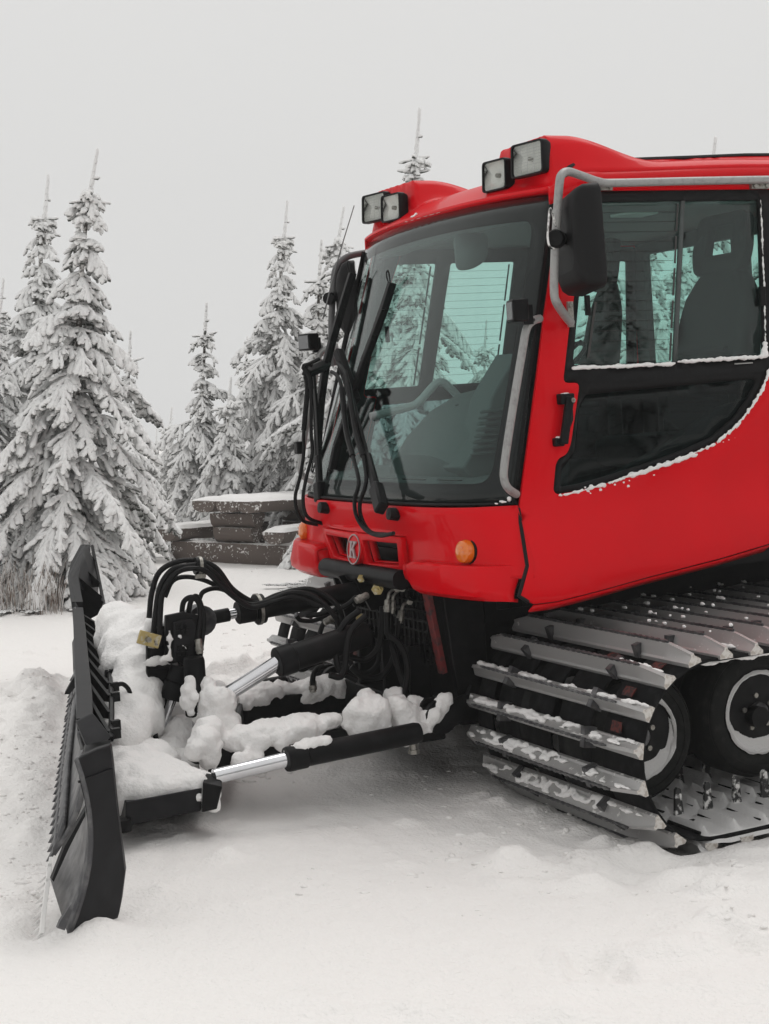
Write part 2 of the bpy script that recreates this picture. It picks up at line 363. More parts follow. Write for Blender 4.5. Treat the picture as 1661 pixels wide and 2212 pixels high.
def lumps(x, y):
    z = 0
    for k, (cx, cy, rx, ry, h, rg) in enumerate(LUMP):
        d2 = ((x - cx) / rx) ** 2 + ((y - cy) / ry) ** 2
        m = d2 < 7
        if not np.any(m): continue
        g = np.where(m, np.exp(-np.minimum(d2, 9)), 0)
        z = z + h * g * (1 + rg * 2.0 * fbm(x * 9 + k, y * 9, 4, 30))
    return z
def axis_lines(lo, hi, fa, fb, step):
    mid = list(np.arange(fa, fb, step)); a = []; p = fa; s = step
    while p > lo: s *= 1.09; p -= s; a.append(p)
    b = []; p = mid[-1]; s = step
    while p < hi: s *= 1.07; p += s; b.append(p)
    return np.array(a[::-1] + mid + b)
xs = axis_lines(-600, 600, -3.4, 3.6, .026); ys = axis_lines(-60, 1200, 4.0, 13.0, .030)
Xg, Yg = np.meshgrid(xs, ys, indexing='ij'); Zg = g_height(Xg, Yg)
me = bpy.data.meshes.new('snow_ground'); nx, ny = Xg.shape
me.vertices.add(nx * ny); me.vertices.foreach_set('co', np.stack([Xg, Yg, Zg], -1).ravel())
i, j = np.meshgrid(np.arange(nx - 1), np.arange(ny - 1), indexing='ij'); a = (i * ny + j).ravel()
quads = np.stack([a, a + ny, a + ny + 1, a + 1], -1)
me.loops.add(quads.size); me.loops.foreach_set('vertex_index', quads.ravel()); me.polygons.add(len(quads))
me.polygons.foreach_set('loop_start', np.arange(0, quads.size, 4)); me.polygons.foreach_set('loop_total', np.full(len(quads), 4))
me.polygons.foreach_set('use_smooth', [True] * len(quads)); me.materials.append(SNOW); me.update(); me.validate()
ground = bpy.data.objects.new('snow_ground', me); link(ground); tag(ground, kind='structure')
def _gz(x, y): return g_height(np.asarray(x), np.asarray(y))
rgc = np.random.default_rng(5); ico = bmesh.new(); bmesh.ops.create_icosphere(ico, subdivisions=2, radius=1); iv = np.array([v.co[:] for v in ico.verts]); jf = np.array([[v.index for v in f.verts] for f in ico.faces]); ico.free()
cx_, cy_, cr_ = [], [], []
for (x0, x1, y0, y1, n_, rm) in ((650, 1350, 1640, 1930, 90, .010), (0, 112, 1480, 1950, 160, .010), (1000, 1661, 1800, 2000, 35, .010), (420, 1661, 1220, 1400, 60, .02), (250, 660, 1470, 1700, 120, .025)):
    for _ in range(n_):
        px, py = rgc.uniform(x0, x1), rgc.uniform(y0, y1); q = gpix(px, py); kk_ = rgc.integers(1, 4)
        for _k in range(kk_): cx_.append(q[0] + rgc.normal() * .02); cy_.append(q[1] + rgc.normal() * .03); cr_.append(rm * rgc.lognormal(-.5, .55))
cx_, cy_, cr_ = map(np.array, (cx_, cy_, cr_)); cz_ = _gz(cx_, cy_); N_ = len(cx_)
VV = iv[None] * (1 + .13 * rgc.standard_normal((N_, len(iv), 1))) * (cr_[:, None, None] * rgc.uniform(.6, 1.4, (N_, 1, 3)) * np.array([1.25, 1, .6])) + np.stack([cx_, cy_, cz_ - cr_ * .05], -1)[:, None]
me = bpy.data.meshes.new('snow_crumbs'); me.from_pydata(VV.reshape(-1, 3).tolist(), [], (jf[None] + (np.arange(N_) * len(iv))[:, None, None]).reshape(-1, 3).tolist()); me.polygons.foreach_set('use_smooth', [True] * len(me.polygons)); me.materials.append(SNOW)
crumbs = bpy.data.objects.new('snow_crumbs', me); link(crumbs); tag(crumbs, 'loose crumbs of snow scattered over the trampled snow', 'snow', kind='stuff')
def gz(x, y): return float(g_height(np.array([x]), np.array([y]))[0])

# ------------------------------------------------------------------ foggy air
mh = bpy.data.materials.new('fog'); mh.use_nodes = True; n = mh.node_tree; n.nodes.clear()
o_ = n.nodes.new('ShaderNodeOutputMaterial'); pv = n.nodes.new('ShaderNodeVolumePrincipled')
pv.inputs['Color'].default_value = (.97, .97, .965, 1); pv.inputs['Density'].default_value = .0022; pv.inputs['Anisotropy'].default_value = 0.0
n.links.new(pv.outputs[0], o_.inputs['Volume'])
HAZE = True
if HAZE:
    hz = MB().box((0, 25, 5.5), (90, 90, 15)).build('haze', mh, smooth=False); tag(hz, 'pale winter fog hanging over the clearing', 'fog', kind='stuff')

# ------------------------------------------------------------------ rustic log table with benches
def half_log(mb, p0, p1, wid, th, up=np.array([0, 0, 1.]), round_bottom=True, cham=.0, seed=0):
    """log sawn flat on top: rounded underside, rough ends"""
    rg = np.random.default_rng(seed); p0 = np.asarray(p0, float); p1 = np.asarray(p1, float); t = p1 - p0; L = np.linalg.norm(t); t /= L; s = np.cross(t, up)
    prof = [(-.5, 0), (-.49, -.35), (-.40, -.7), (-.22, -.94), (0, -1), (.22, -.94), (.40, -.7), (.49, -.35), (.5, 0), (.25, .02), (-.25, .02)]
    N = 9; A = []
    for k in range(N):
        f = k / (N - 1); c = p0 + t * L * f; w = 1 + .05 * rg.standard_normal(); row = []
        for (a, b) in prof: row.append(c + s * a * wid * w + up * b * th + rg.standard_normal(3) * .004)
        A.append(row + [row[0]])
    mb.grid(A); n = len(prof); mb.add(A[0][:n], [tuple(range(n))]); mb.add(A[-1][:n], [tuple(range(n))[::-1]]); return mb
TO = np.array([-1.98, 21.2, 0.]); ang = R_(26); TL = np.array([math.sin(ang), math.cos(ang), 0]); TS = np.array([math.cos(ang), -math.sin(ang), 0]); ZZ = np.array([0, 0, 1.])
TO[2] = gz(TO[0], TO[1])
tab = empty('picnic_table', 'brown rustic log table with benches, capped with snow, in front of the spruces', 'picnic table')
tp = lambda s, l, z: TO + TS * s + TL * l + ZZ * z
for l in (0, 1.9): half_log(MB(), tp(-.95, l, .27), tp(.98, l, .25), .34, .34, seed=3 + int(l)).build('base_log', WOOD, tab)
for l in (0, 1.9):
    half_log(MB(), tp(-.29, l, .47), tp(.30, l, .47), .32, .2, seed=5 + int(l)).build('pedestal_log', WOOD, tab)
    half_log(MB(), tp(-.34, l, .66), tp(.33, l, .66), .30, .19, seed=7 + int(l)).build('pedestal_log', WOOD, tab)
for k, s in enumerate((-.30, .06, .40)): half_log(MB(), tp(s, -.38, .835), tp(s, 2.35, .835), .36, .155, seed=11 + k).build('tabletop_log', WOOD, tab)
for s in (-.86, .80): half_log(MB(), tp(s, -.42, .45), tp(s, 2.4, .45), .32, .17, seed=21 + int(s * 5)).build('bench_log', WOOD, tab)
def snowcap(name, c, L, Wd, h, seed, label, axl=TL, axs=TS, jag=.6, mtl=None, parent=None):
    A = []; n, m_ = 34, 12; rg = np.random.default_rng(seed)
    for i in range(n + 1):
        row = []
        for j in range(m_ + 1):
            a = (i / n - .5); b = (j / m_ - .5); e = (1 - (abs(a) * 2) ** 8) * (1 - (abs(b) * 2) ** 4)
            ww = 1 + .06 * float(fbm(np.array([i * .45 + seed]), np.array([3.]), 3, 70)[0])
            z = h * max(e, 0) ** .5 * (1 + jag * float(fbm(np.array([i * .3 + seed]), np.array([j * .5]), 3, 71)[0]))
            if i in (0, n) or j in (0, m_): z = -.012
            row.append(np.asarray(c) + axl * a * L + axs * b * Wd * ww + ZZ * z)
        A.append(row)
    o = MB().grid(A).build(name, mtl or SNOWP, parent); return o
tag(snowcap('snow_cap', tp(.05, .98, .845), 2.74, 1.06, .055, 1, None), 'even white snow layer covering the log tabletop', 'snow', kind='stuff')
tag(snowcap('snow_cap', tp(-.86, .98, .456), 2.84, .30, .055, 2, None), 'snow strip on the farther log bench, left of the pedestal', 'snow', kind='stuff')
tag(snowcap('snow_cap', tp(.80, .98, .456), 2.84, .31, .06, 3, None), 'snow strip on the nearer log bench beside the red cab', 'snow', kind='stuff')
tag(snowcap('snow_cap', tp(.90, .0, .256), .26, .34, .16, 4, None), 'peaked heap of snow on the right end of the table base log', 'snow', kind='stuff')

# ------------------------------------------------------------------ snow-laden spruces
SEG = 5
def fingers_mesh(P0, P1, r0, r1, seed):
    """many tapered, lumpy, snow-swollen twigs: arrays of start, end and radii"""
    P0 = np.asarray(P0); P1 = np.asarray(P1); r0 = np.asarray(r0); r1 = np.asarray(r1); N = len(P0); rg = np.random.default_rng(seed)
    T = P1 - P0; L = np.linalg.norm(T, axis=1, keepdims=True); T = T / (L + 1e-9)
    A = np.cross(T, [0, 0, 1.]); la = np.linalg.norm(A, axis=1, keepdims=True); A = np.where(la > .05, A / (la + 1e-9), [1., 0, 0]); Bv = np.cross(T, A)
    st = np.array([0, .35, .78, 1.0]); pf = np.array([.82, 1.0, 1.06, .62]); V = np.zeros((N, len(st) * SEG + 1, 3))
    sag = np.array([0, -.02, 0, .0, -.0])
    for k, (s, p) in enumerate(zip(st, pf)):
        rad = (r0 * (1 - s) + r1 * s) * p; c = P0 + T * L * s
        for q in range(SEG):
            an = 2 * math.pi * q / SEG + k * .4; rr = (rad * rg.uniform(.78, 1.22, N))[:, None]
            V[:, k * SEG + q] = c + (A * math.cos(an) * 1.0 + Bv * math.sin(an) * .85) * rr
    V[:, -1] = P1 + T * (r1[:, None] * .45)
    f4 = np.array([(k * SEG + q, k * SEG + (q + 1) % SEG, (k + 1) * SEG + (q + 1) % SEG, (k + 1) * SEG + q) for k in range(len(st) - 1) for q in range(SEG)])
    f3 = np.array([((len(st) - 1) * SEG + q, (len(st) - 1) * SEG + (q + 1) % SEG, len(st) * SEG) for q in range(SEG)])
    nv = V.shape[1]; off = (np.arange(N) * nv)[:, None, None]
    return V.reshape(-1, 3), (f4[None] + off).reshape(-1, 4), (f3[None] + off).reshape(-1, 3)
def np_mesh(name, V, q4, q3, mats, midx=None):
    me = bpy.data.meshes.new(name); me.vertices.add(len(V)); me.vertices.foreach_set('co', V.ravel())
    me.loops.add(q4.size + q3.size); me.loops.foreach_set('vertex_index', np.concatenate([q4.ravel(), q3.ravel()]))
    n = len(q4) + len(q3); me.polygons.add(n)
    me.polygons.foreach_set('loop_start', np.concatenate([np.arange(len(q4)) * 4, q4.size + np.arange(len(q3)) * 3]))
    me.polygons.foreach_set('loop_total', np.concatenate([np.full(len(q4), 4), np.full(len(q3), 3)]))
    me.polygons.foreach_set('use_smooth', [True] * n)
    for m in mats: me.materials.append(m)
    me.update(); me.validate(); return me
def spruce(name, H, rad, seed, lean=.04, bare=.75, dens_=1.0, droop=1.0, fs=1.0, tall=0):
    """returns (trunk mesh, crown mesh); H height, rad skirt radius, bare = length of bare leader at the tip"""
    rg = np.random.default_rng(seed); P0 = []; P1 = []; A0 = []; A1 = []
    def add(a, b, r0, r1): P0.append(a); P1.append(b); A0.append(r0); A1.append(r1)
    def tr(h): f = h / H; return np.array([lean * H * f ** 2.2 + .02 * math.sin(h * 2.1 + seed), .015 * math.sin(h * 1.7), h])
    # leader, rimed
    for k in range(7):
        h0 = H - bare + bare * k / 7; add(tr(h0), tr(h0 + bare / 7 * 1.1), .034 - .0020 * k, .033 - .0020 * (k + 1))
    for hh, n_, l_ in ((H - bare * .98, 4, .2), (H - bare * .55, 1, .07), (H - bare * 1.25, 4, .17)):
        for i in range(n_):
            az = rg.uniform(0, 1) + i * 6.28 / n_; b = tr(hh); d = np.array([math.cos(az), math.sin(az), rg.uniform(-.3, .45)]); add(b, b + d * l_ * rg.uniform(.7, 1.2), .022, .026)
    h = .12; wh = []
    while h < H - bare + .02:
        wh.append(h); h += lerp(.155, .27, (h / H) ** 2) * rg.uniform(.8, 1.2) / dens_
    wh.append(H - bare * .98)
    for h in wh:
        f = h / H; R0 = rad * 1.02 * (1 - f) ** .78 * (1 - .35 * max(0, .10 - f) * 10 * .5) * rg.uniform(.82, 1.12) * (1 - .66 * float(sst(.42, .76, f))) * (1 + .12 * math.sin(h * 3.1 + seed)) + .12
        nl = int(round(lerp(8, 4.6, f ** .8))) - (1 if rg.random() < .3 else 0); a0 = rg.uniform(0, 6.28)
        for i in range(nl):
            az = a0 + 6.2832 * i / nl + rg.uniform(-.35, .35); L = R0 * rg.uniform(.45, 1.2) * (1 + .22 * math.sin(az * 2 + h * 1.3 + seed))
            if rg.random() < .08: L *= 1.25
            d = np.array([math.cos(az), math.sin(az), 0]); sd = np.array([-d[1], d[0], 0])
            up0 = lerp(-.12, .30, f ** 1.5) + rg.uniform(-.15, .2); k2 = droop * lerp(.70, .75, f) * rg.uniform(.6, 1.45) / max(L, .22)
            base = tr(min(h + rg.uniform(-.075, .075), H - .05))
            def limb(s, base=base, d=d, sd=sd, up0=up0, k2=k2, L=L, w=rg.uniform(-.15, .15)): 
                return base + d * s * (1 - .12 * s / max(L, .1)) + sd * w * s * s / max(L, .1) + np.array([0, 0, up0 * s - k2 * s * s])
            ns = max(3, int(L / .064)); 
            for k in range(ns):
                s0 = L * k / ns; s1 = L * (k + 1.25) / ns; g = k / ns
                a, b = limb(s0), limb(s1); add(a, b, lerp(.022, .021, g) * fs, .021 * fs)
                if g < .12 and L > .5: continue
                tl = (min(.27, L * .5) * (1 - g) ** .6 + .055) * rg.uniform(.4, 1.35)
                if f > .8: tl *= .8
                t = b - a; t /= np.linalg.norm(t)
                for sg in (-1, 1) if rg.random() < .7 else (-1, 1, rg.uniform(-.6, .6)):
                    if rg.random() < .12: continue
                    dr = t * rg.uniform(.25, 1.1) + sd * sg * rg.uniform(.4, 1.0) + np.array([0, 0, -rg.uniform(.0, 1.3) * droop]); dr /= np.linalg.norm(dr)
                    q = a + t * rg.uniform(0, .03); e = q + dr * tl; rr = rg.uniform(.019, .034) * fs
                    if tl < .13: add(q, e, rr, rr * 1.05)
                    else:
                        m = q + dr * tl * .5; dr2 = dr + np.array([0, 0, -.25 * droop]) + t * .15; dr2 /= np.linalg.norm(dr2); e2 = m + dr2 * tl * .5
                        add(q, m + dr * .02, rr * .9, rr); add(m, e2, rr, rr * 1.1)
                        for s2 in (-1, 1, -1, 1):
                            if rg.random() < .30: continue
                            d3 = dr + np.cross(dr, [0, 0, 1]) * s2 * rg.uniform(.6, 1.1) + np.array([0, 0, -rg.uniform(.1, .6) * droop]); d3 /= np.linalg.norm(d3)
                            w0 = lerp(q, m, rg.uniform(.3, .95)); add(w0, w0 + d3 * rg.uniform(.05, .12), rr * .85, rr * .9)
                if rg.random() < .5 * droop:
                    dn = np.array([rg.uniform(-.3, .3), rg.uniform(-.3, .3), -1]) + t * .4; dn /= np.linalg.norm(dn)
                    add(a, a + dn * rg.uniform(.08, .16), .016 * fs, .018 * fs)
    V, q4, q3 = fingers_mesh(P0, P1, A0, A1, seed + 1)
    V[:, 2] = np.maximum(V[:, 2], .01 + .02 * rg.random(len(V)))
    crown = np_mesh(name + '_crown', V, q4, q3, [RIME])
    hs_ = np.linspace(0, H - bare * .3, 14); tb = MB().tube([tr(x) for x in hs_], [.06 * H / 4, .012], seg=8, smooth=0)
    tm = bpy.data.meshes.new(name + '_trunk'); tm.from_pydata(tb.v, [], tb.f); tm.materials.append(BARK); tm.update()
    return tm, crown, len(P0)
PROTO = {
 'a': spruce('a', 4.75, 1.45, 3, lean=.06, bare=.55, dens_=1.12, fs=1.2),
 'c': spruce('c', 3.7, .95, 15, lean=.05, bare=.5, fs=1.0),
 'd': spruce('d', 5.0, 1.5, 23, lean=.045, bare=.55, dens_=1.1, fs=1.05),
 'f': spruce('f', 2.3, .62, 44, lean=.05, bare=.4),
 'g': spruce('g', 4.9, 1.95, 52, lean=.04, bare=.6, dens_=.98, fs=1.2)}
PROTO['b'] = PROTO['d']; PROTO['e'] = PROTO['a']      # alike spruces share their mesh data
TREES = [ # proto, px of trunk foot, depth, py of tip, rotation, width factor, label
 ('a', 150, 16.6, 322, 0.0, 1.0, 'large snow-laden spruce at far left with the tallest tilted leader, behind the blade'),
 ('b', 68, 17.9, 372, 1.2, 1.1, 'second tall spruce at the left edge, just behind the largest, with a stubby tip'),
 ('b', -30, 16.8, 600, 2.7, 1.2, 'spruce cut by the left edge of the photo, its drooping boughs entering the frame'),
 ('c', 262, 21.5, 714, 2.2, 1.0, 'slender spruce whose thin tip rises right behind the large left spruce'),
 ('f', 360, 29.0, 880, 0.3, 1.0, 'small distant spruce alone in the gap between the two groups'),
 ('f', 333, 34.0, 925, 2.0, .8, 'tiny faint spruce low in the gap beside the small distant one'),
 ('c', 432, 24.5, 656, 4.4, 1.15, 'dark slender spruce with a long bare leader, left of the log table group'),
 ('f', 486, 23.2, 815, 1.1, 1.1, 'young thin spruce right behind the left end of the log table'),
 ('c', 523, 31.0, 728, 5.2, .9, 'thin faint spruce tip standing between the two middle spruces'),
 ('d', 590, 24.6, 430, 0.8, 1.15, 'tall spruce with a cross-shaped tip, centre of the group behind the table'),
 ('e', 698, 25.2, 445, 2.9, 1.15, 'tall spruce with a three-pronged tip beside the whip antenna'),
 ('c', 672, 24.0, 520, 3.9, 1.1, 'narrow spruce squeezed in front of the three-pronged one'),
 ('d', 640, 24.0, 760, 2.5, .95, 'broad lower spruce right behind the log tabletop'),
 ('g', 775, 23.0, 525, 5.0, 1.0, 'bushy spruce half hidden by the far mirror'),
 ('d', 868, 21.0, 240, 4.0, 1.1, 'tallest spruce, its bare top rising above the roof between the lamp pairs'),
 ('g', 882, 16.6, 455, 2.3, .9, 'dense spruce close behind the cab, seen through the forward half of the far window'),
 ('g', 1395, 14.6, 430, 1.1, .9, 'nearest dense spruce, filling the view through the side window beside the driver seat'),
 ('g', 1040, 17.5, 690, 1.7, .95, 'wide spruce seen through the windscreen and the far sliding window'),
 ('g', 1150, 16.5, 640, 4.6, 1.1, 'spruce seen through the far window just right of the wide one'),
 ('g', 1290, 17.5, 430, 3.6, .95, 'spruce seen through the forward side window'),
 ('e', 1440, 15.8, 500, .6, 1.2, 'dense spruce seen through both side windows behind the seats'),
 ('a', 1515, 17.0, 288, 2.1, 1.0, 'tall spruce whose thin forked tip just clears the cab roof at right'),
 ('g', 1640, 15.5, 470, 5.9, 1.0, 'dense spruce seen past the driver seat at the right edge'),
 ('e', 1790, 17.0, 430, 3.3, 1.1, 'spruce just beyond the right edge of the photo'),
]
SIZES = {'a': 4.75, 'b': 5.0, 'c': 3.7, 'd': 5.0, 'e': 4.75, 'f': 2.3, 'g': 4.9}
# wood on the photographer's side of the clearing; the photograph shows it only as dark reflections in the door
for i, (x, y, sc_, rot) in enumerate([(5, -9, 1.7, 0), (7.5, -7.5, 1.9, 1), (10, -6.5, 1.6, 2), (12.5, -5.5, 2.0, 3), (15, -4, 1.8, 4), (17, -1.5, 1.7, 5), (9, -11, 2.1, 6), (13.5, -9.5, 2.2, 1.5), (18, -6, 2.1, 2.5), (2, -11, 1.9, 3.5), (-2, -12, 1.8, 4.5), (19.5, 2, 1.8, 5.5)]):
    r = empty('spruce_tree', 'spruce across the clearing, seen only as a dark reflection in the door glass', 'spruce', 'spruces behind the photographer'); r.location = (x, y, gz(x, y) - .05); r.rotation_euler = (0, 0, rot); r.scale = (sc_, sc_, sc_)
    pk = 'ge'[i % 2]
    for nm, mesh in (('trunk', PROTO[pk][0]), ('crown', PROTO[pk][1])): link(bpy.data.objects.new(nm, mesh), r)
for (k, px, dep, ty, rot, wf, lab) in TREES:
    x = (px - CX) / F_ * dep; zb = gz(x, dep) - .04; top = EYE + (HY - ty) / F_ * dep; s = (top - zb) / SIZES[k]
    r = empty('spruce_tree', lab, 'spruce', 'snow-covered spruces round the clearing'); r.location = (x, dep, zb)
    
    for nm, mesh in (('trunk', PROTO[k][0]), ('crown', PROTO[k][1])):
        o = bpy.data.objects.new(nm, mesh); link(o, r)
    rr = .9 * math.sin(rot); r.rotation_euler = (0, 0, rr); r.scale = (s * wf ** .5 if s < 1 else s ** .6 * wf ** .5, s * wf ** .5 if s < 1 else s ** .6 * wf ** .5, s)
# dry stalks and frosted twigs
def stalks(name, pxs, dep, n, hmax, mtl, label, cat, seed, r=.004, arch=.25, kind='stuff'):
    rg = np.random.default_rng(seed); mb = MB()
    for _ in range(n):
        px = rg.uniform(*pxs); dd = dep + rg.uniform(-.35, .35); x = (px - CX) / F_ * dd; z = gz(x, dd) - .02; h = hmax * rg.uniform(.4, 1); a = rg.uniform(0, 6.28); b = arch * h * rg.uniform(.2, 1)
        P = [(x, dd, z), (x + math.cos(a) * b * .3, dd + math.sin(a) * b * .3, z + h * .5), (x + math.cos(a) * b, dd + math.sin(a) * b, z + h)]
        mb.tube(P, [r, r * .5], seg=4, smooth=3, caps=False)
    o = mb.build(name, mtl); tag(o, label, cat, kind=kind); return o
stalks('dry_grass', (-10, 135), 15.7, 170, .55, STRAW, 'rusty dry grass stalks standing in snow under the large left spruce', 'dry grass', 5, r=.0045, arch=.35)
def twig(px, py, spread, n, seed, label, rad=.014, hgt=.22, dep=None):
    rg = np.random.default_rng(seed); mb = MB(); x, y = gpix(px, py); z = gz(x, y)
    for _ in range(n):
        a = rg.uniform(0, 6.28); L = spread * rg.uniform(.5, 1); h = hgt * rg.uniform(.5, 1)
        mb.tube([(x, y, z - .02), (x + math.cos(a) * L * .3, y + math.sin(a) * L * .3, z + h * .8), (x + math.cos(a) * L * .7, y + math.sin(a) * L * .7, z + h), (x + math.cos(a) * L, y + math.sin(a) * L, z + h * .8)], [rad, rad * 1.1, rad * .8], seg=6, smooth=3)
    o = mb.build('frosted_shrub', RIME); tag(o, label, 'shrub'); return o
twig(385, 1172, .3, 9, 1, 'little frosted shrub with arching white twigs left of the log bench', hgt=.28)
twig(95, 1295, .45, 10, 2, 'low snow-dusted fir sprig poking out of the snow left of the blade', rad=.012, hgt=.09)
twig(175, 1300, .3, 8, 3, 'second sprig of fir at the snow line beside the blade top', rad=.012, hgt=.1)

# ================================================================== the snow groomer (local axes u,v,w)
groomer = empty('snow_groomer', 'red tracked snow groomer with a big glazed cab, aluminium tracks and a black front blade', 'snow groomer')
groomer.matrix_world = Matrix([[BX[0], RX[0], UX[0], ORG[0]], [BX[1], RX[1], UX[1], ORG[1]], [BX[2], RX[2], UX[2], ORG[2]], [0, 0, 0, 1]])
GM = groomer
A_W = [.80, .90, 1.0, 1.12, 1.32, 1.9, 2.76, 2.90, 2.96]; A_A = [1.30, 1.31, 1.295, 1.25, 1.155, 1.11, 1.035, 1.00, .93]
def aw(w): return float(np.interp(w, A_W, A_A))
def side(u, w, off=0.):        # near side skin; off > 0 is outwards
    return np.array([u, VC - aw(w) - off - .02 * math.exp(-((w - 1.25) / .12) ** 2) * 0, w])
def SS(x, y):
    v = VC - 1.1
    for _ in range(25): p = S(x, y, v=v); v = VC - aw(p[2])
    return (float(p[0]), float(p[2]))
def ws_u(a, w):                # windscreen / front face position
    a = abs(a); t = (w - 1.33) / 1.43
    if t >= 0: uc, d, k, ae = -.32 + .49 * t, .26 - .14 * t, 4.5 - 1.8 * t, 1.145 - .11 * t
    else:
        s = (1.33 - w); uc = -.32 + .20 * min(s, .18) + .05 * max(0, s - .22); ae = aw(w)
        ue = np.interp(w, [.88, 1.05, 1.33], [-.12, -.055, -.06]); d = ue - uc; k = 5.0
    return uc + d * min(a / ae, 1.3) ** k
def WS(a, w, off=0.):
    e = 1e-3; du = (ws_u(a + e, w) - ws_u(a - e, w)) / (2 * e); dw = (ws_u(a, w + e) - ws_u(a, w - e)) / (2 * e)
    n = np.array([-1, du, dw]); n /= np.linalg.norm(n)
    return np.array([ws_u(a, w), VC + a, w]) + n * off      # a negative = near side
def SW(x, y, off=0.):
    u = -.1
    for _ in range(40):
        p = S(x, y, u=u); u = .5 * u + .5 * (ws_u(max(-1.15, min(1.15, p[1] - VC)), p[2]) - off)
    return S(x, y, u=u)
both = (False, True)
M_ = lambda p, far: mirv(p) if far else np.asarray(p)

# ---- windscreen
def wtop(a): return 2.795 - .035 * (a / 1.03) ** 2
def wsp(a, t, off=0.):   # a in -1..1 (fraction of half width), t 0..1 height
    w = lerp(1.335, 2.79, t); hw = lerp(1.145, 1.035, t); aa = a * hw; w = lerp(1.335, wtop(aa), t); return WS(aa, w, off)
A = [[wsp(a, t, .0) for t in np.linspace(0, 1, 22)] for a in np.linspace(-1, 1, 48)]
MB().grid(A).build('windscreen', GL_WS, GM, solid=.004)
fr = MB()
out = rpoly([(-1, 0), (1, 0), (1, 1), (-1, 1)], .02); inn = rpoly([(-.90, .068), (.90, .068), (.915, .925), (-.915, .925)], .06)
fr2 = sheet(MB(), [(x, y) for x, y in out], [inn], lambda a, t: wsp(a, t, -.007), .05); fr2.build('windscreen_border', BLK, GM, solid=.004)
sl = MB(); sl.tube([wsp(a, 0, .004) for a in np.linspace(-1, 1, 40)], .009, 6, 0); sl.build('windscreen_seal', RUB, GM)

# ---- red front
fa = MB()
aas = np.array(list(np.linspace(-1, -.40, 22)) + list(np.linspace(-.36, .36, 25)) + list(np.linspace(.40, 1, 22))); wws = np.array([1.325, 1.29, 1.25, 1.21, 1.18, 1.145, 1.10, 1.06, 1.02, 1.0])
A = [[WS(a * aw(w), w, .012 * math.sin(min(1, (1.325 - w) / .12) * math.pi) * 0) for w in wws] for a in aas]; nj = len(wws)
fa.v = [tuple(map(float, p)) for r in A for p in r]
for i in range(len(aas) - 1):
    for j in range(nj - 1):
        if abs(aas[i]) <= .37 and abs(aas[i + 1]) <= .37 and 1.01 < wws[j + 1] and wws[j] < 1.15: continue
        fa.f.append((i * nj + j, i * nj + j + 1, (i + 1) * nj + j + 1, (i + 1) * nj + j)); fa.m.append(0)
fa.build('front_panel', RED, GM, solid=.02)
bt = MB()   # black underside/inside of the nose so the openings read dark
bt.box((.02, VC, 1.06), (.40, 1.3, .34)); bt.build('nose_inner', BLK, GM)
# grille housing with two openings
def mouthfn(a, w, off): return np.array([ws_u(a, 1.17) - off + .10 * max(0, 1.13 - w) * 0 + .12 * (1.165 - w) * 0, VC + a, w])
HA = .47
def mf(a, w): return np.array([ws_u(a, 1.15) - .058 + .035 * (abs(a) / HA) ** 2 + .16 * max(0, 1.12 - w), VC + a, w])
outl = rpoly([(-HA + .01, .985), (HA - .05, .985), (HA + .06, 1.17), (-HA - .0, 1.17)], .015)
op = [rpoly([(-.41, 1.03), (-.11, 1.025), (-.09, 1.14), (-.43, 1.14)], .01), rpoly([(.12, 1.025), (.36, 1.03), (.44, 1.14), (.09, 1.14)], .01)]
mo = sheet(MB(), outl, op, mf, .05); mo.build('grille_housing', RED, GM, solid=.03, bevel=.004)
mo = MB()
for far in (-1, 1):   # ledge on top and the reveals of each opening
    pass
mo.grid([[mf(a, 1.17) + np.array([0, 0, 0]) for a in np.linspace(-HA, HA + .06, 20)], [np.array([ws_u(a, 1.2) + .01, VC + a, 1.205]) for a in np.linspace(-HA, HA + .06, 20)]]); mo.build('grille_ledge', RED, GM, solid=.01)
mo = MB()
for o_ in op:
    mo.grid([[mf(a, w) + np.array([d, 0, 0]) for a, w in o_ + [o_[0]]] for d in (.004, .045)])
mo.build('grille_reveal', RED, GM, solid=.006)
mo = MB()
for w in (1.08,): mo.box((-.20, VC, w), (.03, .84, .006))
mo.build('grille_louvre', BLK, GM)
for s, e in ((-1, -HA + .005), (1, HA + .03)):
    mo = MB(); mo.prism([mf(e, 1.17), mf(e, .985), np.array([-.2, VC + e, .985]), np.array([-.2, VC + e, 1.19])], (0, .02 * s, 0)); mo.build('grille_side', RED, GM, bevel=.004)
# emblem
ec = mf(.0, 1.088) + np.array([-.040, 0, 0]); em = MB()
em.lathe(ec + np.array([.035, 0, 0]), (-1, 0, .12), [(-.02, .084), (.034, .084), (.037, .080), (.037, 0)], 40); emo = em.build('emblem', RED, GM)
em = MB(); em.lathe(ec, (-1, 0, .12), [(.0, .072), (.008, .072), (.008, .079), (0, .079), (0, .072)], 40); em.build('ring', mat('emblem_silver', (.36, .28, .28), .4, .6), emo)
K = [[(-.50, .55), (-.02, .55), (-.02, .43), (-.14, .43), (-.14, -.43), (-.02, -.43), (-.02, -.55), (-.50, -.55), (-.50, -.43), (-.38, -.43), (-.38, .43), (-.50, .43)],
     [(-.14, .02), (.16, .43), (.06, .43), (.06, .55), (.52, .55), (.52, .43), (.42, .43), (.05, .0), (-.14, -.14)],
     [(.0, .0), (.14, .12), (.46, -.43), (.58, -.43), (.58, -.55), (.16, -.55), (.16, -.43), (.22, -.43)]]
kk = MB(); kz = np.array([-.12, 0, -1.]); 
for P in K:
    kk.prism([ec + np.array([-.006, 0, 0]) + np.array([.12 * y * .08, x * -.078, y * .078]) for x, y in P], (-.008, 0, 0))
kk.build('letter_k', mat('emblem_letter', (.40, .33, .33), .45, .5), emo, smooth=False)

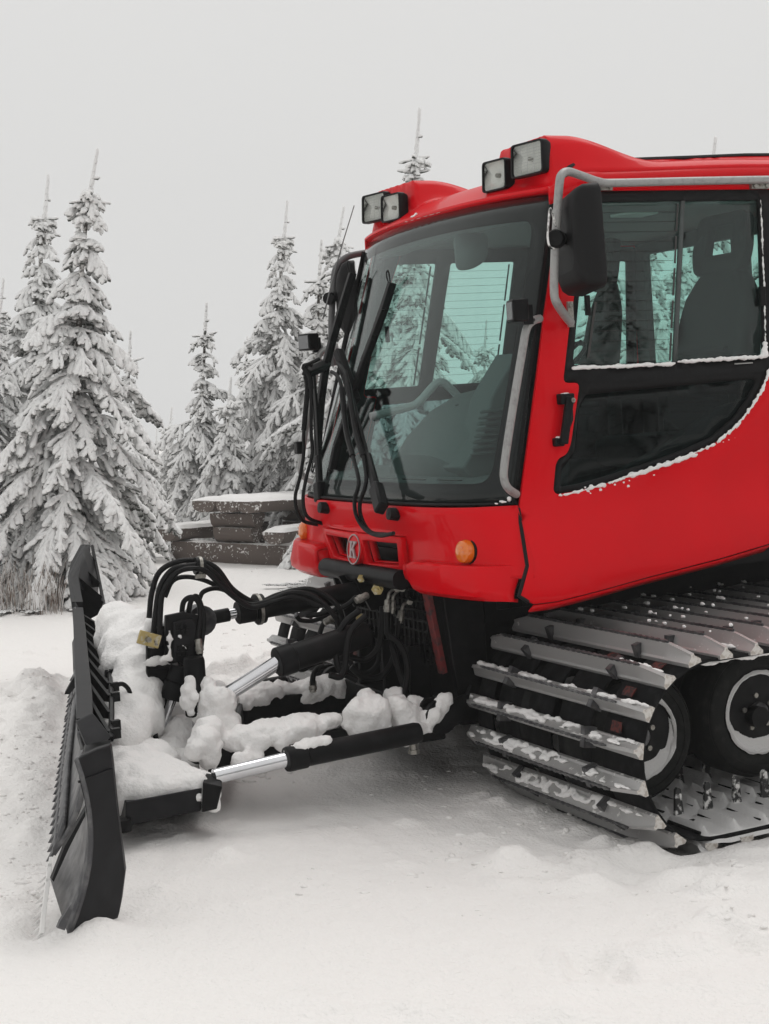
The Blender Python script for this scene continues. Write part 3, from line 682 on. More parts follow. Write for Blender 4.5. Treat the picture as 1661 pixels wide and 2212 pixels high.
# chins left and right below the lights
def chin(far):
    mb = MB(); s = 1 if far else -1; rows = []
    prof = [(1.066, -.01), (1.060, .070), (1.052, .078), (.955, .082), (.925, .074), (.902, .04), (.897, -.06)]
    for a in list(np.linspace(.53, .62, 4)) + list(np.linspace(.68, 1.235, 22)):
        row = []; dip = .02 * (1 - sst(.53, .60, a)); tip = sst(1.10, 1.235, a)
        for w, off in prof:
            ww = w if off > .03 else w; q = WS(s * min(a, 1.34), max(w, .88), 0); q = q + np.array([-off * (1 - .75 * tip), 0, 0]); q[2] = w + dip * (1 if w < 1 else -1) * .8 + .03 * (1 - sst(.53, .6, a)) * (w < .96)
            row.append(q)
        rows.append(row)
    mb.grid(rows); mb.add([r for r in rows[0]], [tuple(range(len(prof)))]); mb.build('front_skirt', RED, GM, solid=.015, bevel=.0, angle=40)
for f in both: chin(f)
# orange turn signals
def turn(far):
    s = 1 if far else -1; c = WS(s * .962, 1.12, .0); nrm = WS(s * .93, 1.12, .1) - WS(s * .93, 1.12, 0); nrm /= np.linalg.norm(nrm); nrm = nrm * np.array([1, .6, 1])
    MBb = MB(); MBb.lathe(c - nrm * .01, nrm, [(0, .066), (.02, .066), (.026, .062), (.026, .0)], 32); b = MBb.build('turn_signal', BLK, GM)
    l = MB(); l.lathe(c + nrm * .012, nrm, [(0, .056), (.02, .056), (.036, .050), (.045, .036), (.049, .018), (.05, 0)], 32); l.build('lens', ORANGE, b)
    l = MB()
    for k in (-1, 0, 1): l.box(c + nrm * .058 + np.array([0, 0, k * .022]), (.004, .07 if k == 0 else .05, .003))
    l.build('lens_rib', ORANGE, b)
for f in both: turn(f)

# ---- side skins
OUT = [SS(*p) for p in [(1152, 1305), (1121, 1286), (1139, 1222), (1120, 1100), (1128, 1040), (1143, 930), (1160, 800), (1172, 700), (1185, 610), (1197, 520), (1207, 450), (1216, 400), (1232, 360), (1262, 352), (1340, 348), (1500, 341), (1661, 337)]]
BOT = [SS(*p) for p in [(1661, 1175), (1550, 1208), (1400, 1246), (1300, 1274), (1250, 1287), (1200, 1299)]]
utop = OUT[-1]; OUT += [(2.25, utop[1] - .01), (2.25, BOT[0][1] + .12), (1.9, BOT[0][1] + .06)] + BOT
HOL = [SS(*p) for p in [(1286, 413), (1262, 520), (1240, 627), (1226, 720), (1214, 828), (1250, 827), (1246, 856), (1231, 960), (1222, 982), (1205, 990), (1198, 1004), (1193, 1060), (1201, 1069), (1250, 1060), (1303, 1046), (1391, 1017), (1470, 990), (1543, 958), (1592, 918), (1625, 875), (1645, 840), (1656, 810)]] + [(1.60, 1.95), (1.62, 2.4), (1.62, 2.79)]
HOLF = HOL[:-3] + [(1.60, 1.86), (2.20, 1.86), (2.20, 2.72), (1.62, 2.74)]; HOLF2 = rpoly(HOLF, .03, 3)
HOL2 = rpoly(HOL, .03, 3)
for f in both:
    H2 = HOLF2 if f else HOL2; s_ = sheet(MB(), OUT, [H2], lambda u, w, f=f: M_(side(u, w), f), .07, flip=f); s_.build('side_panel', RED, GM, solid=.018, bevel=.004, angle=30, solid_off=0)
    s2_ = sheet(MB(), insetpoly(OUT, .02), [insetpoly(H2, -.012)], lambda u, w, f=f: M_(side(u, w, -.022), f), .12, flip=f); s2_.build('inner_skin', INTD, GM, solid=.008, angle=30)
    # lower lip turned under
    lip = MB(); pts = [OUT[0]] + BOT[::-1]; lip.grid([[M_(side(u, w - .004, .0) + np.array([0, 0, 0]), f) for u, w in pts], [M_(side(u, w) + np.array([.0, .05, -.035]), f) for u, w in pts]]); lip.build('sill_lip', RED, GM, solid=.008)
# rubber strip and dark gap between windscreen and door
for f in both:
    st = MB(); P = [(1114, 1098), (1122, 1040), (1137, 930), (1154, 800), (1167, 690), (1180, 600), (1193, 510), (1204, 440)]
    q = [SS(*p) for p in P]; L = [np.array([u - .012, VC - aw(w) + .004, w]) for u, w in q]; Rr = [WS(-lerp(1.13, 1.03, (w - 1.33) / 1.43), w, -.002) for u, w in q]
    st.grid([[M_(a, f) for a in L], [M_(lerp(a, b, .5) + np.array([-.012, -.004, 0]), f) for a, b in zip(L, Rr)], [M_(b, f) for b in Rr]]); st.build('pillar_rubber', RUB, GM, solid=.02)
    for k in range(14):
        t = k / 13; i = t * (len(L) - 1.001); a = lerp(L[int(i)], L[int(i) + 1], i - int(i))
    gp = MB(); gp.tube([M_(side(*SS(*p), off=.007), f) for p in dens([(1118, 1098), (1137, 1222), (1119, 1287), (1150, 1307)], 12)[:-17]], .009, 6, 0); gp.build('seam', RUB, GM)

# ---- window frames (black) and panes
def win(f):
    z = lambda L: [SS(*p) for p in L]
    P1 = rpoly(z([(1283, 436), (1264, 530), (1250, 640), (1236, 789), (1456, 782), (1474, 434)]), .015)
    P2 = rpoly(z([(1478, 434), (1638, 431), (1649, 771), (1460, 782)]), .015)
    if f:
        P1 = rpoly([(.36, 2.645), (.15, 1.915), (.615, 1.915), (.753, 2.645)], .015); P2 = rpoly([(.848, 2.645), (.70, 1.912), (1.18, 1.912), (1.30, 2.645)], .015)
    P3 = rpoly(z([(1264, 852), (1250, 880), (1240, 975), (1222, 1000), (1212, 1012), (1209, 1052), (1250, 1045), (1300, 1031), (1391, 1002), (1470, 974), (1535, 945), (1582, 905), (1612, 866), (1632, 826), (1628, 818)]), .015, 3)
    P4 = rpoly([(1.385, 1.912), (2.13, 1.912), (2.13, 2.63), (1.42, 2.64)], .015); fr_ = sheet(MB(), HOLF2 if f else HOL2, [P1, P2, P3, P4] if f else [P1, P2, P3], lambda u, w: M_(side(u, w, .003), f), .06, flip=f); wf = fr_.build('side_window', BLK, GM, solid=.02, angle=30, solid_off=-1)
    for P, g, nm, off in ((P1, GL_SD, 'pane', .008), (P2, GL_SD, 'pane', .0), (P3, GL_LO, 'lower_pane', .001)) + (((P4, GL_SD, 'rear_pane', .002),) if f else ()):
        Q = insetpoly(P, -.004); q = sheet(MB(), Q, [], lambda u, w: M_(side(u, w, off - .008), f), .08, flip=f); q.build(nm, g, wf, solid=.004)
    # rails of the sliding panes
    sx = [(.80, 2.645), (.66, 1.915)] if f else [SS(1457 + (1474 - 1457) * (1 - t), 434 + 348 * t) for t in np.linspace(0, 1, 6)]
    mb = MB(); mb.grid([[M_(side(u - .012, w, .006), f) for u, w in sx], [M_(side(u + .012, w, .006), f) for u, w in sx]]); mb.build('slide_rail', mat('rail_grey', (.05, .062, .06), .4), wf, solid=.012)
    wires = MB()
    EXS = [[SS(1283, 436), SS(1236, 789), SS(1456, 782), SS(1474, 434)]] if not f else [[(.36, 2.645), (.15, 1.915), (.615, 1.915), (.753, 2.645)], [(.848, 2.645), (.70, 1.912), (1.18, 1.912), (1.30, 2.645)]]
    for ex in EXS:
        for k in range(15):
            t = (k + 1.1) / 16.4; a = [lerp(ex[0][0], ex[1][0], t), lerp(ex[0][1], ex[1][1], t)]; b = [lerp(ex[3][0], ex[2][0], t), lerp(ex[3][1], ex[2][1], t)]
            wires.tube([M_(side(lerp(a[0], b[0], .13 if k > 9 else .02), lerp(a[1], b[1], .0), .004), f), M_(side(lerp(a[0], b[0], .93), lerp(a[1], b[1], 1), .004), f)], .0009, 4, 0)
        for k in range(3 if f else 5):
            nn_ = 3 if f else 5; t0, t1 = k / nn_ + .02, (k + 1) / nn_ - .01; q = [(lerp(ex[3][0], ex[2][0], t) - .035, lerp(ex[3][1], ex[2][1], t)) for t in (t0, t1)]; wires.grid([[M_(side(u, w, .004), f) for u, w in q], [M_(side(u + .012, w, .004), f) for u, w in q]])
    if not f: q = [(lerp(ex[0][0], ex[1][0], t) + .075, lerp(ex[0][1], ex[1][1], t)) for t in (.62, .8, .96)]; wires.grid([[M_(side(u, w, .004), f) for u, w in q], [M_(side(u + .014, w, .004), f) for u, w in q]])
    wr = wires.build('heating_wires', mat('wire_dark', (.03, .028, .026), .5), wf); wr['kind'] = 'stuff'
    return wf
for f in both: win(f)
# window latch pieces
for f in both:
    for (px, py, dx, dy) in ((1643, 640, 14, 46), (1266, 660, 10, 46)):
        u, w = SS(px, py); MB().box(M_(side(u, w, .012), f), (dx / 410, .02, dy / 480)).build('window_latch', BLK, GM, bevel=.004)
u, w = SS(1604, 785); MB().box(side(u, w, .008), (.11, .006, .006)).build('drain_slot', GREYP, GM)
# door handle
hd = MB(); q0, q1 = SS(1215, 862), SS(1201, 955)
hd.box(side(q0[0], q0[1], .025), (.075, .05, .05)); hd.box(side(q1[0], q1[1], .02), (.05, .04, .04))
pm = lerp(np.array(q0), np.array(q1), .5)
hd.box((side(q0[0] + .008, q0[1], .052) + side(q1[0] + .012, q1[1], .048)) / 2, (.042, .022, .225), [np.array([.985, 0, -.17]) * 1, np.array([0, 1, 0]), np.array([side(*q0)[0] - side(*q1)[0] - .004, side(*q0)[1] - side(*q1)[1], q0[1] - q1[1]]) / np.linalg.norm([side(*q0)[0] - side(*q1)[0] - .004, side(*q0)[1] - side(*q1)[1], q0[1] - q1[1]])])
hd.prism([side(q0[0] + .03, q0[1] + .01, .045), side(q0[0] - .015, q0[1] + .01, .05), side(q0[0] - .02, (q0[1] + q1[1]) / 2, .06), side(q1[0] - .02, q1[1] - .01, .05), side(q1[0] + .012, q1[1] - .02, .045), side(q0[0] + .02, (q0[1] + q1[1]) / 2, .05)], (0, .018, 0))
h_ = hd.build('door_handle', BLK, GM, bevel=.006)
lk = MB(); lc = side(*SS(1223, 865), off=.056); lk.lathe(lc, (0, -1, 0), [(0, .011), (.009, .011), (.009, 0)], 16); lk.build('lock_cylinder', ZINC, h_)
lk = MB(); lk.box(lc + np.array([0, -.010, 0]), (.008, .003, .002)); lk.build('keyhole', BLK, h_)

# ---- roof with its two lamp pods
def roof_w(u, a):
    f = ws_u(a, 2.79); e = min(abs(a) / 1.03, 1.15)
    base = 2.80 + .125 * sst(f - .01, f + .27, u) ** .6 + .015 * (1 - e ** 2) + .03 * sst(.4, 1.6, u)
    base -= .09 * sst(.93, 1.05, e) * sst(0, .3, u - f)
    g = sst(.40, .50, abs(a)) * (1 - sst(.93, 1.02, abs(a)))
    h = (3.066 - base) * sst(.305, .34, u - .03 * (1 - abs(a))) * (1 - sst(.46, 1.0, u)) ** 1.0
    return float(base + g * h)
ro = MB(); rows = []
for a in np.concatenate([np.linspace(-1.03, 1.03, 96)]):
    f0 = ws_u(a, 2.79) - .015; rows.append([np.array([u, VC + a, roof_w(u, a)]) for u in f0 + (2.25 - f0) * (np.linspace(0, 1, 84) ** 1.8)])
ro.grid(rows); ro.grid([[r[0] for r in rows], [r[0] + np.array([.03, 0, -.03]) for r in rows]])
for r in (rows[0], rows[-1]): ro.grid([r, [p + np.array([0, 0, -.08]) for p in r]])
ro.build('roof', RED, GM, solid=.012, angle=60)
for f in both:
    dr = MB(); dr.tube([M_(side(*SS(*q), off=.004), f) for q in [(1219, 385), (1226, 366), (1240, 356), (1262, 351), (1340, 347), (1500, 341), (1661, 336)]] + [M_(side(2.24, 2.955, .004), f)], .013, 6, 3); dr.build('roof_seal', RUB, GM)
# small snow patches / decal on the visor stay as snow flecks
LENSR = mat('lens_rib_glass', (.6, .61, .6), .4)
def lamp(u, a, w, W_, H_, yaw, far, spot):
    s = 1 if far else -1; c = np.array([u, VC + s * a, w]); n = np.array([-math.cos(yaw), s * math.sin(yaw), .05]); n /= np.linalg.norm(n)
    t = np.cross([0, 0, 1], n); t /= np.linalg.norm(t); b = np.cross(n, t); tilt = s * .0
    ax = [n, t, b]
    rr = rpoly([(-W_ / 2, -H_ / 2), (W_ / 2, -H_ / 2), (W_ / 2 * .97, H_ / 2), (-W_ / 2 * .97, H_ / 2)], .022, 4)
    P = lambda x, y, d: c + t * x + b * y + n * d
    mb = MB(); n_ = len(rr)
    mb.grid([[P(x * k, y * k, d) for x, y in rr + [rr[0]]] for k, d in ((.9, -.05), (1.0, -.022), (1.0, .008), (.985, .014), (.90, .014), (.89, .002))]); mb.add([P(x * .9, y * .9, -.05) for x, y in rr], [tuple(range(n_))])
    lo = mb.build('roof_lamp', BLK, GM, bevel=0)
    rf = MB(); R2 = [[P(x * k, y * k, d) for x, y in rr + [rr[0]]] for k, d in ((.88, .004), (.7, -.010), (.35, -.022), (.12, -.026), (.02, -.026))]; rf.grid(R2); rf.build('reflector', LAMPR, lo)
    bl = MB(); bl.lathe(P(0, -.0, -.026), n, [(0, .012), (.022, .011), (.026, 0)], 12); bl.build('bulb', ZINC, lo)
    gl = MB(); gl.add([P(x * .88, y * .88, .008) for x, y in rr], [tuple(range(n_))]); gl.build('lamp_glass', GL_LAMP, lo, solid=.003)
    if spot:
        rb = MB()
        for k in range(9): rb.box(P(0, (k - 4) * H_ * .092, .006), (.003, W_ * .84, .0022), ax)
        for k in (-1, 0, 1): rb.box(P(k * W_ * .2, 0, .0065), (.003, .0022, H_ * .84), ax)
        rb.build('lens_rib', LENSR, lo)
for f in both:
    lamp(.285, .865, 2.962, .245, .165, R_(9 if not f else -9), f, True); lamp(.258, .590, 2.925, .20, .155, R_(7 if not f else -7), f, False)

# ---- grey handrails at the windscreen corners
for f in both:
    gh = MB(); gh.tube([M_(p, f) for p in (S(1166, 688, v=.90), S(1150, 694, v=.86), S(1137, 712, v=.85), S(1128, 760, v=.85), S(1108, 880, v=.85), S(1090, 1000, v=.85), S(1089, 1035, v=.85), S(1098, 1055, v=.86), S(1116, 1068, v=.90))], .019, 10, 4)
    gh.build('hand_rail', GREYP, GM)
    # work light on the upper end
    c = M_(S(1118, 671, v=.83), f); wl = MB(); wl.box(c, (.075, .115, .10), [np.array([.96, -.25, 0]) if not f else np.array([.96, .25, 0]), np.array([.25, .96, 0]) if not f else np.array([-.25, .96, 0]), ZZ])
    wo_ = wl.build('work_light', BLK, GM, bevel=.008); sgn = -1 if not f else 1
    n = np.array([-.96, .25 * -sgn * -1 * (1 if f else 1), 0]); n = np.array([-.96, .25 if not f else -.25, 0])
    t = np.array([.25, .96, 0]) if not f else np.array([-.25, .96, 0])
    fc = MB(); fc.box(c + n * .0385, (.004, .092, .078), [n, t, ZZ]); fc.build('lamp_face', mat('led_face', (.17, .175, .18), .25, .4, bump=(160, .6, .004)), wo_)
    br = MB(); br.box(c + np.array([.05, 0, -.02]), (.05, .02, .09)); br.tube([c + np.array([.06, 0, -.05]), M_(S(1160, 690, v=.88), f)], .012, 8, 0); br.build('lamp_bracket', BLK, wo_)
# ---- mirror bars and mirrors
for f in (False,):
    mbar = MB(); pts = [S(1233, 697, v=.89), S(1222, 684, v=.84), S(1203, 655, v=.72), S(1197, 630, v=.70), S(1198, 560, v=.70), S(1203, 470, v=.70), S(1208, 400, v=.70), S(1213, 378, v=.71), S(1228, 371, v=.74), S(1260, 381, v=.82), S(1296, 393, v=.905), S(1330, 395, v=.935), S(1500, 391, v=.94), S(1661, 388, v=.94)]
    pts += [pts[-1] + (pts[-1] - pts[-2]) * .8]
    mbar.tube([M_(p, f) for p in pts], .020, 12, 4); b_ = mbar.build('mirror_bar', GREYP, GM)
    for (px, py) in ((1300, 405), (1640, 402)):
        c = S(px, py, v=.96); k = MB(); k.box(M_(c, f), (.11, .02, .028)); k.tube([M_(c + np.array([.0, 0, 0]), f), M_(c + np.array([0, -.03, .03]), f)], .012, 8, 0)
        for dx in (-.035, .04): k.lathe(M_(c + np.array([dx, -.01, 0]), f), (0, -1 if not f else 1, 0), [(0, .011), (.008, .011), (.008, 0)], 10)
        k.build('clamp', ZINC, b_)
    c = M_(S(1232, 679, v=.93), f); k = MB(); k.box(c, (.03, .012, .12)); 
    for dz in (-.04, .04): k.lathe(c + np.array([0, 0, dz]), (0, -1 if not f else 1, 0), [(0, .012), (.014, .01), (.014, 0)], 10)
    k.build('clamp', ZINC, b_)
    # mirror head
    mc = S(1252, 521, v=.72); mm = MB(); rows = []
    for d, k in ((-.085, .62), (-.075, .80), (-.055, .92), (-.025, .985), (.01, 1.0), (.05, 1.01), (.058, .98)):
        rr = rpoly([(-.19 * k, -.215 * k), (.165 * k, -.245 * k), (.18 * k, .20 * k), (-.17 * k, .250 * k)], .05, 6)
        rows.append([M_(mc + np.array([d + .22 * x, x * .98, y]), f) for x, y in rr + [rr[0]]])
    mm.grid(rows); mm.add(rows[0][:-1], [tuple(range(len(rows[0]) - 1))]); mo_ = mm.build('mirror', BLKM, GM, angle=50)
    gm = MB(); gm.add([M_(p - np.zeros(3), f) for p in [r for r in rows[-1][:-1]]], [tuple(range(len(rows[0]) - 1))]); gm.build('mirror_glass', mat('mirror_silver', (.8, .82, .82), .02, 1.), mo_)
    jc = S(1201, 516, v=.68); jn = MB(); jn.lathe(M_(jc, f), (-.7, -.7 if not f else .7, 0), [(-.05, .03), (-.02, .042), (.02, .042), (.03, .036), (.03, 0)], 20); jn.box(M_(jc + np.array([.05, .03, 0]), f), (.1, .05, .05)); jn.build('mirror_joint', BLK, mo_)
fb_ = MB(); fb_.tube([S(x, y, v=3.27) for x, y in [(722, 790), (717, 740), (716, 690), (720, 620), (725, 582), (745, 558), (778, 548), (840, 541)]], .020, 12, 5); fb_ = fb_.build('mirror_bar', mat('grey_rail_dark', (.10, .10, .102), .45), GM)
e_ = np.array([.44, .9, 0]); t_ = np.array([.9, -.44, 0]); mc = S(757, 650, v=3.22) + e_ * .02; mm = MB(); rows = []
for d, k in ((-.085, .35), (-.07, .68), (-.035, .93), (.0, 1.0), (.035, 1.0), (.042, .97)):
    rr = rpoly([(-.15 * k, -.23 * k), (.15 * k, -.23 * k), (.15 * k, .235 * k), (-.15 * k, .235 * k)], .06, 5); rows.append([mc + t_ * (d + .0) + e_ * x + ZZ * (y) for x, y in rr + [rr[0]]])
mm.grid(rows); mm.add(rows[0][:-1], [tuple(range(len(rows[0]) - 1))]); mo2 = mm.build('mirror', BLKM, GM, angle=50)
gm = MB(); gm.add(rows[-1][:-1], [tuple(range(len(rows[0]) - 1))]); gm.build('mirror_glass', mat('mirror_silver_far', (.8, .82, .82), .02, 1.), mo2)
jn = MB(); jn.lathe(S(713, 645, v=3.24), (-.7, -.7, 0), [(-.03, .03), (0, .04), (.03, .036), (.03, 0)], 16); jn.build('mirror_joint', BLK, mo2)
cb = MB(); cb.tube([S(1201, 490, v=.66), S(1189, 450, v=.66), S(1185, 480, v=.65), S(1183, 510, v=.65), S(1187, 532, v=.65), S(1197, 538, v=.66)], .005, 6, 5); cb.build('mirror_cable', frosted('cable_rimed', (.02, .02, .02), lo=.45, hi=.6), GM)
# whip antenna on the far side
an = MB(); an.tube([S(697, 690, v=3.15), S(730, 560, v=3.15), S(765, 444, v=3.15)], [.0045, .003], 6, 3); an.build('antenna', mat('antenna_rod', (.16, .16, .16), .4, .5), GM)

# ---- wipers
def strip(mb, P, wid, th, m=None):
    P = [np.asarray(p) for p in P]
    for a, b in zip(P[:-1], P[1:]):
        t = b - a; L = np.linalg.norm(t); t /= L; n = np.array([-1, 0, .3]); n -= t * (n @ t); n /= np.linalg.norm(n); s = np.cross(t, n); mb.box((a + b) / 2, (L, wid, th), [t, s, n], m)
def wiper(arm, blade_, hoses, piv, far):
    body = MB(); body.lathe(piv + np.array([.06, 0, 0]), (-1, .0, .15), [(0, .036), (.035, .036), (.04, .026), (.075, .026), (.08, .033), (.13, .03), (.135, 0)], 20)
    w_ = body.build('wiper', BLK, GM)
    k = MB(); a0, a1 = arm[0], arm[-1]; strip(k, [lerp(a0, a1, -.03), lerp(a0, a1, .12)], .07, .055); strip(k, [lerp(a0, a1, .10), lerp(a0, a1, .33)], .048, .03); k.build('arm_knuckle', BLK, w_, bevel=.01)
    k = MB(); strip(k, arm, .028, .016); off = np.array([0, .045, 0]); strip(k, [p + off * .8 for p in arm], .014, .012); k.build('arm', BLK, w_, bevel=.002)
    k = MB(); strip(k, blade_, .032, .022); nb = len(blade_)
    strip(k, [p + np.array([.022, 0, 0]) for p in blade_], .008, .03); k.build('wiper_blade', BLK, w_, bevel=.002)
    k = MB(); q_ = blade_; strip(k, [lerp(q_[0], q_[1], .1), q_[2]], .030, .022); strip(k, [lerp(q_[2], q_[3], .15), q_[3]], .042, .02); strip(k, [q_[3], q_[4]], .038, .02); k.build('blade_carrier', BLK, w_, bevel=.003)
    k = MB(); mid = arm[-1]; strip(k, [lerp(mid, blade_[nb // 2], -.6), lerp(mid, blade_[nb // 2], 1.3)], .05, .05); k.build('blade_joint', BLK, w_, bevel=.008)
    c = blade_[0]; k = MB(); k.tube([c, c + np.array([-.01, -.012, .05]), c + np.array([-.01, .004, .07]), c + np.array([-.01, .02, .045]), c + np.array([0, .02, .0])], .004, 6, 4)
    c = blade_[-1]; k.tube([c, c + np.array([-.01, .02, -.05]), c + np.array([-.01, .035, -.04]), c + np.array([0, .03, .01])], .004, 6, 4); k.build('blade_clip', BLK, w_)
    for h in hoses:
        k = MB(); k.tube(h, .0105, 8, 5); k.build('washer_hose', RUB, w_)
        if len(h) > 6:
            i0, i1 = h[2], h[4]; k = MB(); k.tube(h[2:5], .0155, 8, 4); k.build('hose_sleeve', BLK, w_)
o1 = .09
wiper([SW(822, 1090, .11), SW(790, 975, .10), SW(765, 880, .09), SW(742, 792, .08)],
      [SW(x, y, .03) for x, y in [(843, 612), (826, 668), (806, 722), (784, 780), (762, 850), (741, 915), (724, 965), (714, 1015)]],
      [[SW(*p, o1 + .03) for p in [(728, 783), (742, 800), (752, 830), (768, 930), (784, 985), (791, 1040), (777, 1090), (783, 1125), (802, 1150), (838, 1155)]],
       [SW(*p, o1 + .05) for p in [(716, 803), (728, 812), (738, 838), (748, 930), (762, 985), (775, 1040), (766, 1080), (770, 1115), (790, 1145), (820, 1157), (850, 1152)]]],
      WS(-.43, 1.27, 0), False)
V9 = 2.60
wiper([S(692, 1075, v=2.62), S(688, 970, v=2.68), S(683, 880, v=2.74), S(676, 800, v=2.80)],
      [S(x, y, v=v) for x, y, v in [(758, 590, 2.93), (735, 665, 2.92), (716, 730, 2.91), (700, 790, 2.90), (690, 860, 2.9), (684, 930, 2.9), (681, 1000, 2.9)]],
      [[S(*p, v=2.70) for p in [(674, 790), (664, 788), (660, 812), (664, 840), (656, 930), (656, 980), (648, 1030), (638, 1070), (641, 1100), (655, 1125), (690, 1134)]],
       [S(*p, v=2.62) for p in [(690, 775), (668, 786), (655, 792), (668, 812), (672, 840), (672, 930), (674, 980), (662, 1030), (655, 1070), (657, 1100), (668, 1120), (700, 1132)]]],
      WS(.43, 1.27, 0), True)
k = MB(); k.box(S(647, 967, v=2.75), (.05, .05, .07)); k.build('hose_clamp', BLK, GM, bevel=.006)

# ---- cab interior
MB().box((1.05, VC, 1.16), (2.3, 2.0, .06)).build('cab_floor', INTD, GM)
lin = MB(); lin.grid([[np.array([u, VC + a, 2.745 + .03 * (1 - (a / 1.0) ** 2)]) for u in np.linspace(.32, 2.2, 12)] for a in np.linspace(-.99, .99, 16)]); lin.build('headliner', LINER, GM, solid=.02)
k = MB(); k.grid([[WS(a, w, -.03) + np.array([d, 0, 0]) for a in np.linspace(-.98, .98, 24)] for w, d in ((2.73, .0), (2.68, .06), (2.70, .22))]); k.build('header_trim', LINER, GM, solid=.01)
k = MB(); k.box((2.22, VC, 1.55), (.05, 2.1, .8)); k.box((2.22, VC, 2.72), (.05, 2.05, .12)); 
for a in (-1, 0, 1): k.box((2.22, VC + a * 1.0, 2.3), (.05, .12, .8))
k.build('rear_wall', INTD, GM)
for a in (-.5, .5):
    g = MB(); g.box((2.225, VC + a, 2.30), (.006, .88, .72)); g.build('rear_window', GL_SD, GM)
# dash: broad low shelf along the windscreen foot, then centre console
k = MB(); k.grid([[WS(a, 1.36, -.02) + np.array([0, 0, 0]) for a in np.linspace(-1.06, 1.06, 30)], [WS(a * .98, 1.42, -.02) + np.array([.10, 0, .02]) for a in np.linspace(-1.04, 1.04, 30)], [np.array([.14 + .1 * (abs(a)) ** 2, VC + a, 1.46]) for a in np.linspace(-1.04, 1.04, 30)], [np.array([.2, VC + a, 1.2]) for a in np.linspace(-1.04, 1.04, 30)]]); k.build('dashboard', INT, GM, solid=.01, angle=50)
k = MB()
for a0 in (-.72, -.40, -.08, .25): k.box((ws_u(a0, 1.4) + .085, VC + a0, 1.445), (.02, .22, .006))
k.build('air_vent', BLK, GM)
k = MB(); sec = []
for v in np.linspace(1.36, 2.30, 12):
    e = abs((v - 1.80) / .50); sh = .16 * e ** 3
    sec.append([np.array([u + sh * .6, v, w - sh]) for u, w in ((-.08, 1.40), (-.12, 1.56), (-.03, 1.68), (.10, 1.79), (.25, 1.86), (.40, 1.885), (.46, 1.86), (.47, 1.70), (.40, 1.2))])
k.grid(sec); k.add(sec[0], [tuple(range(9))]); k.add(sec[-1], [tuple(range(9))]); k.build('instrument_binnacle', INT, GM, angle=50)
k = MB(); k.box((.28, 1.75, 1.79), (.34, .02, .02)); k.build('binnacle_trim', BLK, GM)
k = MB(); k.tube([S(800, 900, v=2.15), S(880, 880, v=2.12), S(905, 868, v=2.1), S(938, 832, v=2.1), S(955, 826, v=2.1), S(972, 838, v=2.1), S(1000, 868, v=2.1)], .022, 10, 4); k.build('grab_bar', mat('interior_grey', (.26, .28, .28), .5), GM)
# side consoles, pillars
for f in both:
    k = MB(); k.box(M_(np.array([1.3, 1.06, 1.55]), f), (1.9, .16, .72)); 
    k = MB(); k.grid([[M_(side(u, w, -.05), f) for w in (1.2, 1.4, 1.6, 1.86)] for u in np.linspace(1.62, 2.2, 4)]); k.build('side_trim', INTD, GM, solid=.03)
    k = MB(); k.prism([M_(side(u + (.45 if f else 0), w, -.06), f) for u, w in ((1.60, 1.86), (1.72, 1.86), (1.74, 2.74), (1.64, 2.74))], (0, -.02 if f else .02, 0)); (None if f else k.build('door_pillar', INTD, GM))
    k = MB(); L = []; 
    for w in np.linspace(1.36, 2.72, 12):
        L.append([M_(side(np.interp(w, [1.36, 2.72], [.03 if f else .06, .37 if f else .40]), w, -.035), f), M_(side(np.interp(w, [1.36, 2.72], [.05 if f else .15, .385 if f else .46]), w, -.045), f), M_(WS(-lerp(1.02, .93, (w - 1.33) / 1.43), w, -.04), f)])
    k.grid(L); k.build('front_pillar_trim', INTD, GM, solid=.012)
    k = MB(); k.prism([M_(side(u, w, -.10), f) for u, w in ((.20, 1.2), (1.6, 1.2), (1.6, 1.78), (1.2, 1.70), (.9, 1.55), (.5, 1.40), (.2, 1.3))], (0, -.05 if f else .05, 0)); k.build('door_trim', INTD, GM)
